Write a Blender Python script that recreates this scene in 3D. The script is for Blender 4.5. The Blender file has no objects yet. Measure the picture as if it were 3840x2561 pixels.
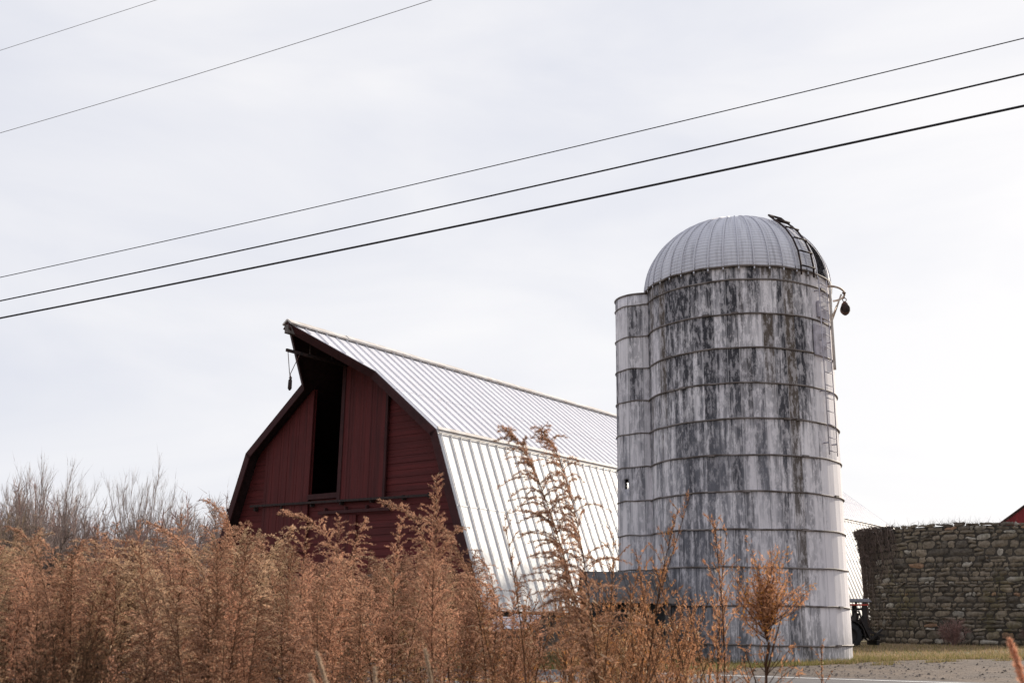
import bpy, math, random
import numpy as np
from math import sin, cos, pi, radians, sqrt, floor, atan2, hypot
from mathutils import Vector, Matrix

S = bpy.context.scene
COL = S.collection
RNG = np.random.default_rng(7)

# ------------------------------------------------------------------ helpers: objects
def tag(o, label=None, cat=None, group=None, kind=None):
    if label: o['label'] = label
    if cat: o['category'] = cat
    if group: o['group'] = group
    if kind: o['kind'] = kind
    return o

def empty(name, loc=(0, 0, 0), rz=0.0):
    o = bpy.data.objects.new(name, None)
    COL.objects.link(o)
    o.location = loc
    o.rotation_euler = (0, 0, rz)
    o.empty_display_size = 0.2
    return o

def link(name, me, mat=None, parent=None):
    if mat is not None and not me.materials:
        me.materials.append(mat)
    o = bpy.data.objects.new(name, me)
    COL.objects.link(o)
    if parent is not None: o.parent = parent
    return o

class MB:
    """collects boxes, tubes and polygons into one mesh"""
    def __init__(s): s.v = []; s.f = []; s.uv = {}; s.sm = []
    def add(s, vs, fs, smooth=False):
        k = len(s.v); s.v += [tuple(p) for p in vs]
        for f in fs: s.f.append(tuple(i + k for i in f)); s.sm.append(smooth)
    def box(s, lo, hi, M=None):
        x0, y0, z0 = lo; x1, y1, z1 = hi
        vs = [(x0,y0,z0),(x1,y0,z0),(x1,y1,z0),(x0,y1,z0),(x0,y0,z1),(x1,y0,z1),(x1,y1,z1),(x0,y1,z1)]
        if M is not None: vs = [M @ Vector(p) for p in vs]
        s.add(vs, [(0,3,2,1),(4,5,6,7),(0,1,5,4),(1,2,6,5),(2,3,7,6),(3,0,4,7)])
    def bar(s, a, b, w, h, up=(0, 0, 1)):
        a = Vector(a); b = Vector(b); d = (b - a); L = d.length; d.normalize()
        u = Vector(up); x = d.cross(u)
        if x.length < 1e-5: x = d.cross(Vector((1, 0, 0)))
        x.normalize(); z = x.cross(d).normalized()
        vs = []
        for p in (a, b):
            for sx, sz in ((-1,-1),(1,-1),(1,1),(-1,1)):
                vs.append(p + x * (sx * w / 2) + z * (sz * h / 2))
        s.add(vs, [(0,1,2,3),(7,6,5,4),(0,4,5,1),(1,5,6,2),(2,6,7,3),(3,7,4,0)])
    def tube(s, pts, r, n=8, cap=True, closed=False):
        P = [Vector(p) for p in pts]; m = len(P)
        rs = r if hasattr(r, '__len__') else [r] * m
        k0 = []; up = Vector((0.13, 0.21, 0.97))
        vs = []; fs = []
        for i in range(m):
            if closed: d = P[(i + 1) % m] - P[i - 1]
            else: d = P[min(i + 1, m - 1)] - P[max(i - 1, 0)]
            d.normalize()
            x = d.cross(up)
            if x.length < 1e-4: x = d.cross(Vector((1, 0, 0)))
            x.normalize(); y = d.cross(x)
            for j in range(n):
                a = 2 * pi * j / n
                vs.append(P[i] + (x * cos(a) + y * sin(a)) * rs[i])
        for i in range(m if closed else m - 1):
            i2 = (i + 1) % m
            for j in range(n):
                j2 = (j + 1) % n
                fs.append((i*n+j, i*n+j2, i2*n+j2, i2*n+j))
        if cap and not closed:
            fs.append(tuple(range(n - 1, -1, -1))); fs.append(tuple((m-1)*n + j for j in range(n)))
        s.add(vs, fs, True)
    def lathe(s, prof, n=24, c=(0, 0, 0), axis='z', cap=True):
        vs = []; fs = []; m = len(prof)
        for r, z in prof:
            for j in range(n):
                a = 2 * pi * j / n
                if axis == 'z': vs.append((c[0] + r*cos(a), c[1] + r*sin(a), c[2] + z))
                elif axis == 'y': vs.append((c[0] + r*cos(a), c[1] + z, c[2] + r*sin(a)))
                else: vs.append((c[0] + z, c[1] + r*cos(a), c[2] + r*sin(a)))
        for i in range(m - 1):
            for j in range(n):
                j2 = (j + 1) % n
                fs.append((i*n+j, i*n+j2, (i+1)*n+j2, (i+1)*n+j))
        if cap:
            fs.append(tuple(range(n - 1, -1, -1))); fs.append(tuple((m-1)*n + j for j in range(n)))
        s.add(vs, fs, True)
    def prism(s, poly, y0, y1):
        """poly in (x, z), extruded along y"""
        n = len(poly)
        vs = [(x, y0, z) for x, z in poly] + [(x, y1, z) for x, z in poly]
        fs = [tuple(range(n)), tuple(range(2*n - 1, n - 1, -1))]
        for i in range(n):
            j = (i + 1) % n; fs.append((i, i + n, j + n, j))
        s.add(vs, fs)
    def build(s, name, mat, parent=None, bevel=0.0, recalc=True):
        me = bpy.data.meshes.new(name)
        me.from_pydata([tuple(p) for p in s.v], [], s.f)
        me.polygons.foreach_set('use_smooth', s.sm)
        if recalc:
            import bmesh
            bm = bmesh.new(); bm.from_mesh(me); bmesh.ops.recalc_face_normals(bm, faces=bm.faces); bm.to_mesh(me); bm.free()
        me.update()
        o = link(name, me, mat, parent)
        if bevel:
            b = o.modifiers.new('bevel', 'BEVEL'); b.width = bevel; b.segments = 2; b.limit_method = 'ANGLE'
        return o

def np_mesh(name, V, T, col=None):
    """triangle mesh from arrays; col = per-vertex own colour (N,3)"""
    V = np.asarray(V, np.float32); T = np.asarray(T, np.int32)
    me = bpy.data.meshes.new(name)
    me.vertices.add(len(V)); me.vertices.foreach_set('co', V.ravel())
    me.loops.add(T.size); me.loops.foreach_set('vertex_index', T.ravel())
    me.polygons.add(len(T)); me.polygons.foreach_set('loop_start', np.arange(0, T.size, 3, dtype=np.int32))
    if col is not None:
        at = me.color_attributes.new('col', 'FLOAT_COLOR', 'POINT')
        c4 = np.ones((len(V), 4), np.float32); c4[:, :3] = col
        at.data.foreach_set('color', c4.ravel())
    me.update(calc_edges=True); me.validate()
    return me

class Tris:
    def __init__(s): s.V = []; s.T = []; s.C = []; s.n = 0
    def add(s, V, T, C):
        V = np.asarray(V, np.float32); T = np.asarray(T, np.int32)
        if len(V) == 0: return
        C = np.broadcast_to(np.asarray(C, np.float32), (len(V), 3))
        s.V.append(V); s.T.append(T + s.n); s.C.append(C); s.n += len(V)
    def arrays(s): return np.concatenate(s.V), np.concatenate(s.T), np.concatenate(s.C)
    def tube(s, P, r, sides, C):
        P = np.asarray(P, np.float32); m = len(P)
        r = np.broadcast_to(np.asarray(r, np.float32), (m,))
        d = np.gradient(P, axis=0); d /= np.linalg.norm(d, axis=1, keepdims=True) + 1e-9
        up = np.array([0.31, 0.93, 0.2], np.float32)
        x = np.cross(d, up); x /= np.linalg.norm(x, axis=1, keepdims=True) + 1e-9
        y = np.cross(d, x)
        a = np.arange(sides) * 2 * pi / sides
        V = P[:, None] + r[:, None, None] * (x[:, None] * np.cos(a)[None, :, None] + y[:, None] * np.sin(a)[None, :, None])
        i = np.arange(m - 1)[:, None] * sides; j = np.arange(sides)[None]; j2 = (j + 1) % sides
        q = np.stack([i + j, i + j2, i + sides + j2, i + sides + j], -1).reshape(-1, 4)
        T = np.concatenate([q[:, [0, 1, 2]], q[:, [0, 2, 3]]])
        s.add(V.reshape(-1, 3), T, C)
    def slivers(s, P, D, L, W, C, rng):
        """one thin triangle per point: base width W at P, tip at P + D*L"""
        n = len(P)
        R = rng.normal(size=(n, 3)); X = np.cross(D, R); X /= np.linalg.norm(X, axis=1, keepdims=True) + 1e-9
        W = np.asarray(W)[:, None]; L = np.asarray(L)[:, None]
        V = np.stack([P - X * W / 2, P + X * W / 2, P + D * L], 1).reshape(-1, 3)
        T = np.arange(3 * n).reshape(-1, 3)
        C = np.repeat(np.broadcast_to(np.asarray(C), (n, 3)), 3, axis=0)
        s.add(V, T, C)

# ------------------------------------------------------------------ helpers: materials
class NT:
    def __init__(s, name):
        s.m = bpy.data.materials.new(name); s.m.use_nodes = True
        s.t = s.m.node_tree; s.t.nodes.clear()
        s.out = s.t.nodes.new('ShaderNodeOutputMaterial')
    def n(s, typ, **kw):
        nd = s.t.nodes.new('ShaderNode' + typ)
        for k, v in kw.items():
            if k.startswith('_'): setattr(nd, k[1:], v)
            else: s.set(nd.inputs[k.replace('__', ' ') if not k.isdigit() else int(k)], v)
        return nd
    def set(s, sock, v):
        if hasattr(v, 'is_output'): s.t.links.new(v, sock)
        else:
            if sock.type == 'RGBA' and len(v) == 3: v = (*v, 1)
            sock.default_value = v
    def math(s, op, a, b=None, c=None, clamp=False):
        nd = s.t.nodes.new('ShaderNodeMath'); nd.operation = op; nd.use_clamp = clamp
        for i, v in enumerate((a, b, c)):
            if v is not None: s.set(nd.inputs[i], v)
        return nd.outputs[0]
    def mix(s, f, a, b, mode='MIX'):
        nd = s.t.nodes.new('ShaderNodeMix'); nd.data_type = 'RGBA'; nd.blend_type = mode
        s.set(nd.inputs[0], f); s.set(nd.inputs[6], a); s.set(nd.inputs[7], b)
        return nd.outputs[2]
    def ramp(s, v, lo, hi, a=0.0, b=1.0, smooth=True):
        nd = s.t.nodes.new('ShaderNodeMapRange'); nd.interpolation_type = 'SMOOTHSTEP' if smooth else 'LINEAR'
        for i, x in enumerate((v, lo, hi, a, b)): s.set(nd.inputs[i], x)
        return nd.outputs[0]
    def noise(s, vec, scale, detail=4, rough=0.55, dist=0.0):
        return s.n('TexNoise', Vector=vec, Scale=scale, Detail=detail, Roughness=rough, Distortion=dist).outputs[0]
    def vec(s, x, y, z=0.0):
        nd = s.t.nodes.new('ShaderNodeCombineXYZ')
        for i, v in enumerate((x, y, z)): s.set(nd.inputs[i], v)
        return nd.outputs[0]
    def sep(s, v):
        nd = s.t.nodes.new('ShaderNodeSeparateXYZ'); s.set(nd.inputs[0], v); return nd.outputs
    def white(s, vec):
        nd = s.t.nodes.new('ShaderNodeTexWhiteNoise'); nd.noise_dimensions = '3D'; s.set(nd.inputs['Vector'], vec); return nd.outputs[0]
    def obj(s): return s.n('TexCoord').outputs['Object']
    def uv(s): return s.n('TexCoord').outputs['UV']
    def bump(s, h, strength=0.3, dist=0.02):
        return s.n('Bump', Height=h, Strength=strength, Distance=dist).outputs[0]
    def princ(s, col, rough=0.8, metal=0.0, normal=None, spec=0.3):
        p = s.n('BsdfPrincipled')
        s.set(p.inputs['Base Color'], col); s.set(p.inputs['Roughness'], rough); s.set(p.inputs['Metallic'], metal)
        s.set(p.inputs['Specular IOR Level'], spec)
        if normal is not None: s.set(p.inputs['Normal'], normal)
        s.t.links.new(p.outputs[0], s.out.inputs[0]); return s.m

def plain(name, col, rough=0.8, metal=0.0, var=0.25, scale=6.0, col2=None, spec=0.3):
    t = NT(name); o = t.obj()
    n = t.noise(o, scale, 5, 0.6)
    c2 = col2 or tuple(c * (1 - var) for c in col)
    c = t.mix(t.ramp(n, 0.35, 0.65), col, c2)
    return t.princ(c, rough, metal, t.bump(t.noise(o, scale * 5, 4), 0.15, 0.01), spec)

def mat_leaf(name, trans=0.35, var=0.3):
    """dry plant matter: own colour from the attribute, light passing through"""
    t = NT(name)
    a = t.n('Attribute', _attribute_name='col').outputs['Color']
    r = t.n('ObjectInfo').outputs['Random']
    k = t.math('MULTIPLY_ADD', r, var, 1 - var / 2)
    c = t.mix(1.0, a, t.vec(k, k, k), 'MULTIPLY')
    d = t.n('BsdfDiffuse', Color=c).outputs[0]; tr = t.n('BsdfTranslucent', Color=c).outputs[0]
    mx = t.n('MixShader', Fac=trans); t.t.links.new(d, mx.inputs[1]); t.t.links.new(tr, mx.inputs[2])
    t.t.links.new(mx.outputs[0], t.out.inputs[0]); return t.m

def mat_concrete(name, dirt=1.0, stave=0.29483, row=0.8798, z0=1.108, clean_right=True):
    t = NT(name); u, v, _ = t.sep(t.uv())
    cell = t.math('FLOOR', t.math('DIVIDE', u, stave))
    rowi = t.math('FLOOR', t.math('DIVIDE', t.math('SUBTRACT', v, z0), row))
    pr = t.white(t.vec(cell, rowi, 1.0)); ps = t.white(t.vec(cell, 3.0, 7.0)); pb = t.white(t.vec(cell, 11.0, 2.0))
    st = t.noise(t.vec(t.math('MULTIPLY', u, 4.2), t.math('MULTIPLY', v, 0.30)), 1.0, 5, 0.6, 0.3)
    st2 = t.noise(t.vec(t.math('MULTIPLY', u, 17.0), t.math('MULTIPLY', v, 0.55)), 1.0, 7, 0.66, 0.5)
    fn = t.noise(t.vec(t.math('MULTIPLY', u, 6.5), t.math('MULTIPLY', v, 2.2)), 1.4, 10, 0.73, 0.15)
    big = t.noise(t.vec(u, t.math('MULTIPLY', v, 0.5)), 0.5, 3, 0.5)
    hgt = t.ramp(v, 2.0, 9.6)
    # runs below every hoop
    fr = t.math('FRACT', t.math('DIVIDE', t.math('SUBTRACT', v, z0), row))
    run = t.math('MULTIPLY', t.ramp(fr, 0.45, 1.0), t.ramp(st2, 0.45, 0.65))
    amt = t.math('ADD', t.math('MULTIPLY', st, 1.15), t.math('MULTIPLY', ps, 0.40))
    amt = t.math('ADD', amt, t.math('MULTIPLY', pr, 0.28))
    amt = t.math('ADD', amt, t.math('MULTIPLY', big, 0.40))
    amt = t.math('ADD', amt, t.math('MULTIPLY', hgt, 0.13))
    amt = t.math('ADD', amt, t.math('MULTIPLY', run, 0.14))
    thr = 1.065 - 0.02 * dirt
    if clean_right:
        amt = t.math('SUBTRACT', amt, t.ramp(u, 1.75, 2.4, 0.0, 0.5))
        amt = t.math('SUBTRACT', amt, t.math('MULTIPLY', t.ramp(u, 0.0, 1.4, 0.0, 0.10), t.ramp(v, 6.0, 2.5)))
    dark = t.ramp(t.math('MULTIPLY_ADD', t.math('SUBTRACT', st2, 0.5), 0.5, amt), thr - 0.10, thr + 0.22)
    peel = t.ramp(fn, 0.42, 0.55)
    dark = t.math('MULTIPLY', dark, t.math('MULTIPLY_ADD', peel, 0.45, 0.55))
    mid = t.math('MULTIPLY', t.ramp(fn, 0.44, 0.54), t.ramp(amt, thr - 0.34, thr + 0.02))
    wht = t.mix(t.ramp(big, 0.35, 0.7), (0.82, 0.785, 0.80), (0.70, 0.665, 0.69))
    wht = t.mix(t.math('MULTIPLY', pr, 0.45), wht, (0.56, 0.54, 0.575))
    wht = t.mix(t.math('MULTIPLY', t.ramp(st2, 0.5, 0.72), 0.45), wht, (0.40, 0.385, 0.42))
    c = t.mix(t.math('MULTIPLY', mid, 0.62), wht, (0.235, 0.23, 0.25))
    dk = t.mix(t.ramp(pb, 0.70, 0.78), (0.048, 0.047, 0.054), (0.105, 0.085, 0.070))
    c = t.mix(dark, c, dk)
    veil = t.math('MULTIPLY', t.ramp(st, 0.36, 0.62), t.math('MULTIPLY', t.ramp(v, 8.5, 4.5), t.ramp(u, 1.7, 0.4, 0.08, 0.66)))
    c = t.mix(t.math('MULTIPLY', veil, t.math('MULTIPLY_ADD', t.ramp(fn, .36, .56), 0.65, 0.3)), c, (0.22, 0.222, 0.25))
    low = t.math('MULTIPLY', t.ramp(v, 1.9, 0.8), t.ramp(fn, 0.35, 0.55))
    c = t.mix(t.math('MULTIPLY', low, 0.6), c, (0.11, 0.115, 0.12))
    sf = t.math('FRACT', t.math('DIVIDE', u, stave))
    seam = t.math('LESS_THAN', sf, 0.045)
    c = t.mix(t.math('MULTIPLY', seam, t.math('MULTIPLY_ADD', pb, 0.5, 0.1)), c, (0.10, 0.10, 0.11))
    sl = t.math('MULTIPLY', t.math('LESS_THAN', t.math('ABSOLUTE', t.math('SUBTRACT', sf, 0.08)), 0.03), t.ramp(pb, 0.5, 0.6))
    c = t.mix(t.math('MULTIPLY', sl, 0.5), c, (0.6, 0.58, 0.6))
    bn = t.noise(t.vec(t.math('MULTIPLY', u, 5.0), t.math('MULTIPLY', v, 2.5)), 1.0, 3, 0.5)
    h = t.math('ADD', t.math('MULTIPLY', bn, 0.5), t.math('MULTIPLY', seam, -0.4))
    return t.princ(c, 0.9, 0.0, t.bump(h, 0.35, 0.006), 0.2)

def mat_paint_boards(name, base, dark, per='x', w=0.2, streak=(18.0, 1.2)):
    """old barn paint; every board a little different, rubbed and streaky"""
    t = NT(name); o = t.obj(); x, y, z = t.sep(o)
    a = x if per == 'x' else z
    b = z if per == 'x' else x
    cell = t.math('FLOOR', t.math('DIVIDE', a, w))
    r = t.white(t.vec(cell, 2.0, 5.0))
    st = t.noise(t.vec(t.math('MULTIPLY', a, streak[0]), t.math('MULTIPLY', b, streak[1])), 1.0, 6, 0.65)
    n = t.noise(o, 1.3, 5, 0.6)
    c = t.mix(t.math('MULTIPLY_ADD', r, 0.5, t.math('MULTIPLY', t.ramp(st, 0.35, 0.7), 0.5)), base, dark)
    c = t.mix(t.math('MULTIPLY', t.ramp(n, 0.5, 0.75), 0.5), c, tuple(k * 0.55 for k in base))
    wear = t.math('MULTIPLY', t.ramp(st, 0.70, 0.80), t.ramp(n, 0.45, 0.6))
    c = t.mix(t.math('MULTIPLY', wear, 0.5), c, (0.20, 0.16, 0.16))
    return t.princ(c, 0.75, 0.0, t.bump(st, 0.35, 0.01), 0.25)

def mat_sheet(name, c1, c2, rust=0.3, rough=0.45, metal=0.0, axis='roof'):
    t = NT(name); o = t.obj(); x, y, z = t.sep(o)
    st = t.noise(t.vec(t.math('MULTIPLY', y, 3.2), t.math('MULTIPLY', z, 0.5)), 1.0, 5, 0.6)
    n = t.noise(o, 0.8, 4, 0.55); fn = t.noise(o, 9.0, 6, 0.65)
    pan = t.white(t.vec(t.math('FLOOR', t.math('DIVIDE', y, 0.425)), 4.0, 2.0))
    c = t.mix(t.math('MULTIPLY_ADD', pan, 0.16, t.math('MULTIPLY', t.ramp(st, 0.3, 0.7), 0.5)), c1, c2)
    rs = t.math('MULTIPLY', t.ramp(n, 0.55, 0.72), t.ramp(fn, 0.50, 0.68))
    c = t.mix(t.math('MULTIPLY', rs, rust), c, (0.32, 0.22, 0.16))
    dent = t.noise(t.vec(t.math('MULTIPLY', y, 1.5), t.math('MULTIPLY', z, 1.2)), 1.0, 2, 0.4)
    return t.princ(c, t.ramp(fn, 0.3, 0.7, rough - 0.08, rough + 0.12), metal, t.bump(dent, 0.25, 0.04), 0.4)

M = {}
M['red_wall'] = mat_paint_boards('barn_red_siding', (0.128, 0.021, 0.020), (0.062, 0.013, 0.013), 'z', 0.205, (16.0, 0.8))
M['red_door'] = mat_paint_boards('barn_red_door', (0.122, 0.022, 0.021), (0.055, 0.013, 0.013), 'x', 0.118, (20.0, 0.7))
M['red_trim'] = mat_paint_boards('barn_dark_trim', (0.060, 0.018, 0.018), (0.030, 0.010, 0.010), 'z', 0.7, (4.0, 4.0))
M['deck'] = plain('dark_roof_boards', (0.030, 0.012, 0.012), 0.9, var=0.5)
M['old_wood'] = plain('grey_old_wood', (0.16, 0.14, 0.13), 0.9, var=0.5, scale=4)
M['roof_grey'] = mat_sheet('galvanised_roofing', (0.68, 0.68, 0.73), (0.56, 0.56, 0.61), 0.3, 0.5, 0.0)
M['roof_white'] = mat_sheet('pale_roofing', (0.69, 0.685, 0.69), (0.60, 0.595, 0.60), 0.3, 0.5)
M['flashing'] = plain('tan_flashing', (0.66, 0.64, 0.62), 0.6, var=0.4, scale=3, col2=(0.52, 0.47, 0.43))
M['black_iron'] = plain('black_iron', (0.022, 0.018, 0.018), 0.6, 0.2, 0.4, 10)
M['rust'] = plain('rusty_iron', (0.14, 0.065, 0.045), 0.85, 0.0, 0.5, 14, (0.05, 0.028, 0.025))
M['rust_dark'] = plain('dark_rusty_iron', (0.05, 0.028, 0.025), 0.8, 0.0, 0.5, 14, (0.018, 0.014, 0.014))
M['hoop'] = plain('painted_hoop_iron', (0.26, 0.23, 0.22), 0.7, 0.2, 0.5, 2.5, (0.10, 0.08, 0.07))
M['pale_iron'] = plain('pale_painted_iron', (0.52, 0.47, 0.44), 0.7, 0.0, 0.4, 5, (0.36, 0.27, 0.20))
M['pale_plate'] = plain('pale_painted_plate', (0.50, 0.47, 0.52), 0.7, 0.0, 0.3, 5)
M['concrete'] = mat_concrete('stained_silo_concrete', 1.0)
M['concrete_chute'] = mat_concrete('pale_chute_concrete', -9.0, stave=0.42, clean_right=False)
M['leaf'] = mat_leaf('dry_weed', 0.42)
M['twig'] = mat_leaf('bare_twig', 0.0, 0.25)
M['grass'] = mat_leaf('short_grass', 0.35, 0.0)

# ------------------------------------------------------------------ camera (eye 1.6 m above the field)
EYE = 1.6
cam = bpy.data.cameras.new('camera'); co = bpy.data.objects.new('camera', cam); COL.objects.link(co)
cam.sensor_width = 36.0; cam.lens = 37.537; cam.clip_end = 3000; cam.clip_start = 0.05
p_, r_ = radians(14.595), radians(0.772)
F = Vector((0, cos(p_), sin(p_))); U = Vector((0, -sin(p_), cos(p_))); X = Vector((1, 0, 0))
X2 = X * cos(r_) + U * sin(r_); U2 = -X * sin(r_) + U * cos(r_)
co.matrix_world = Matrix(((X2.x, U2.x, -F.x, 0), (X2.y, U2.y, -F.y, 0), (X2.z, U2.z, -F.z, EYE), (0, 0, 0, 1)))
S.camera = co
cam.dof.use_dof = True; cam.dof.focus_distance = 30.0; cam.dof.aperture_fstop = 5.0

# ------------------------------------------------------------------ light and sky
SUN_AZ = radians(47.0)      # to the right of straight ahead, behind the buildings
SUN_EL = radians(22.0)
sd_ = Vector((sin(SUN_AZ) * cos(SUN_EL), cos(SUN_AZ) * cos(SUN_EL), sin(SUN_EL)))
sun = bpy.data.lights.new('sun', 'SUN'); sun.energy = 5.0; sun.angle = radians(0.6); sun.color = (1.0, 0.90, 0.76)
so = bpy.data.objects.new('sun', sun); COL.objects.link(so); so.rotation_euler = (-sd_).to_track_quat('-Z', 'Y').to_euler()
w = bpy.data.worlds.new('World'); S.world = w; w.use_nodes = True
wt = w.node_tree; wt.nodes.clear()
def wn(typ, **kw):
    nd = wt.nodes.new('ShaderNode' + typ)
    for k, v in kw.items(): setattr(nd, k, v)
    return nd
wo = wn('OutputWorld'); bg = wn('Background'); bg.inputs[1].default_value = 0.075
wt.links.new(bg.outputs[0], wo.inputs[0])
sky = wn('TexSky', sky_type='NISHITA', sun_disc=False, sun_elevation=SUN_EL, sun_rotation=SUN_AZ)
tc = wn('TexCoord')
def wmath(op, a, b, clamp=False):
    nd = wn('Math', operation=op, use_clamp=clamp)
    for i, v in enumerate((a, b)):
        if hasattr(v, 'is_output'): wt.links.new(v, nd.inputs[i])
        else: nd.inputs[i].default_value = v
    return nd.outputs[0]
def wmix(f, a, b):
    nd = wn('Mix', data_type='RGBA')
    for i, v in ((0, f), (6, a), (7, b)):
        if hasattr(v, 'is_output'): wt.links.new(v, nd.inputs[i])
        else: nd.inputs[i].default_value = v if i == 0 else (*v, 1)
    return nd.outputs[2]
mp = wn('Mapping'); mp.inputs['Scale'].default_value = (1.0, 1.0, 3.4); mp.inputs['Rotation'].default_value = (0.1, 0.16, 0.5)
wt.links.new(tc.outputs['Generated'], mp.inputs[0])
nz = wn('TexNoise'); nz.inputs['Scale'].default_value = 2.6; nz.inputs['Detail'].default_value = 5; nz.inputs['Roughness'].default_value = 0.5; nz.inputs['Distortion'].default_value = 0.5
wt.links.new(mp.outputs[0], nz.inputs['Vector'])
dt = wn('VectorMath', operation='DOT_PRODUCT'); wt.links.new(tc.outputs['Generated'], dt.inputs[0])
gd = Vector((0.75, 0.40, -0.52)).normalized(); dt.inputs[1].default_value = gd
g = wmath('MULTIPLY_ADD', dt.outputs['Value'], 0.95); wt.nodes[-1].inputs[2].default_value = 0.45
g2 = wn('Math', operation='ADD', use_clamp=True); wt.links.new(g, g2.inputs[0])
nn = wmath('MULTIPLY', wmath('SUBTRACT', nz.outputs[0], 0.5), 1.9); wt.links.new(nn, g2.inputs[1])
# thin bright cloud: blue-grey veil overhead left, white towards the sun
cloud = wmix(g2.outputs[0], (7.8, 8.0, 8.85), (10.1, 9.98, 10.08))
veil = wmix(0.93, sky.outputs[0], cloud)
wt.links.new(veil, bg.inputs[0])
S.view_settings.view_transform = 'Standard'; S.view_settings.look = 'None'; S.view_settings.exposure = 0.415; S.view_settings.gamma = 1.0

# ------------------------------------------------------------------ ground
NX, NY = 0.398, 0.9174       # across the road, away from the camera
DX, DY = 0.9174, -0.398      # along the road, to the right
def q_of(x, y): return x * NX + y * NY
def lerp(t, pts):
    for (a, za), (b, zb) in zip(pts, pts[1:]):
        if t <= b:
            k = min(1, max(0, (t - a) / (b - a))); return za + (zb - za) * k
    return pts[-1][1]
PROF = [(-60, 0.0), (7.0, 0.0), (11.0, 0.60), (12.0, 0.655), (20.4, 0.68), (26, 0.72), (40, 0.86), (60, 0.9), (500, 0.9)]
def gz(x, y): return lerp(q_of(x, y), PROF)

t = NT('rough_grass_ground'); o_ = t.obj()
n1 = t.noise(o_, 0.35, 5, 0.6); n2 = t.noise(o_, 5.0, 6, 0.7); n3 = t.noise(o_, 38.0, 3, 0.6)
c = t.mix(t.ramp(n1, 0.38, 0.62), (0.115, 0.100, 0.045), (0.26, 0.19, 0.12))
c = t.mix(t.math('MULTIPLY', t.ramp(n2, 0.45, 0.65), 0.7), c, (0.13, 0.115, 0.055))
c = t.mix(t.math('MULTIPLY', t.ramp(n3, 0.5, 0.7), 0.5), c, (0.05, 0.04, 0.025))
M['ground'] = t.princ(c, 0.95, 0, t.bump(n3, 0.6, 0.03), 0.1)
t = NT('old_asphalt'); o_ = t.obj()
n1 = t.noise(o_, 0.6, 4, 0.6); n2 = t.noise(o_, 60.0, 3, 0.7)
c = t.mix(t.ramp(n1, 0.3, 0.7), (0.105, 0.100, 0.108), (0.145, 0.135, 0.138))
c = t.mix(t.math('MULTIPLY', t.ramp(n2, 0.4, 0.7), 0.6), c, (0.07, 0.066, 0.068))
M['asphalt'] = t.princ(c, 0.9, 0, t.bump(n2, 0.4, 0.01), 0.2)
t = NT('gravel'); o_ = t.obj()
vo = t.n('TexVoronoi', Vector=o_, Scale=17.0); n1 = t.noise(o_, 0.7, 5, 0.65); n2 = t.noise(o_, 7.0, 5, 0.7)
cs = t.sep(vo.outputs['Color'])[0]
c = t.mix(cs, (0.058, 0.046, 0.040), (0.150, 0.120, 0.102))
c = t.mix(t.math('MULTIPLY', t.ramp(n1, 0.45, 0.65), 0.6), c, (0.20, 0.15, 0.115))
n4 = t.noise(o_, 2.4, 7, 0.75)
c = t.mix(t.math('MULTIPLY', t.ramp(n2, 0.52, 0.66), 0.75), c, (0.045, 0.038, 0.035))
c = t.mix(t.math('MULTIPLY', t.ramp(n4, 0.48, 0.62), 0.6), c, (0.165, 0.135, 0.115))
M['gravel'] = t.princ(c, 0.95, 0, t.bump(vo.outputs['Distance'], 0.7, 0.02), 0.1)
def mat_line(name, col):
    t = NT(name); o_ = t.obj()
    n = t.noise(o_, 14.0, 5, 0.7)
    return t.princ(t.mix(t.ramp(n, 0.58, 0.72), col, (0.16, 0.15, 0.15)), 0.7, 0, None, 0.2)
M['white_line'] = mat_line('white_road_paint', (0.74, 0.72, 0.71)); M['yellow_line'] = mat_line('yellow_road_paint', (0.66, 0.34, 0.055))

# one big sheet, following the profile across the road
mb = MB()
qs = [-260, -60, 0, 4, 7, 8, 9, 10, 11, 12, 14, 17, 20.4, 22, 24, 26, 30, 35, 40, 50, 60, 90, 140, 260, 520]
ss = [-420, -160, -80, -50, -35, -25, -18, -12, -8, -4, 0, 4, 8, 12, 18, 26, 40, 70, 140, 420]
for i, q in enumerate(qs):
    for s_ in ss:
        x, y = q * NX + s_ * DX, q * NY + s_ * DY
        mb.v.append((x, y, lerp(q, PROF)))
ns = len(ss)
for i in range(len(qs) - 1):
    for j in range(ns - 1):
        mb.f.append((i*ns+j, i*ns+j+1, (i+1)*ns+j+1, (i+1)*ns+j)); mb.sm.append(True)
gr = mb.build('ground', M['ground'], recalc=False); tag(gr, kind='structure')

def strip(name, q0, q1, lift, mat, s0=-260, s1=120, step=4.0):
    m = MB(); k = 0; s_ = s0
    nq = max(2, int((q1 - q0) / 1.0) + 1)
    cols = []
    while s_ <= s1:
        cols.append([(q0 + (q1 - q0) * i / (nq - 1), s_) for i in range(nq)]); s_ += step
    for c_ in cols:
        for q, sv in c_: m.v.append((q*NX + sv*DX, q*NY + sv*DY, lerp(q, PROF) + lift))
    for i in range(len(cols) - 1):
        for j in range(nq - 1):
            m.f.append((i*nq+j, (i+1)*nq+j, (i+1)*nq+j+1, i*nq+j+1)); m.sm.append(True)
    return tag(m.build(name, mat, recalc=True), kind='structure')
strip('road', 12.0, 20.35, 0.012, M['asphalt'])
strip('white_edge_line', 19.72, 19.86, 0.017, M['white_line'], -60, 40)
strip('yellow_centre_line', 15.62, 15.74, 0.017, M['yellow_line'], -60, 40)
strip('yellow_centre_line', 15.93, 16.05, 0.017, M['yellow_line'], -60, 40)
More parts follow.
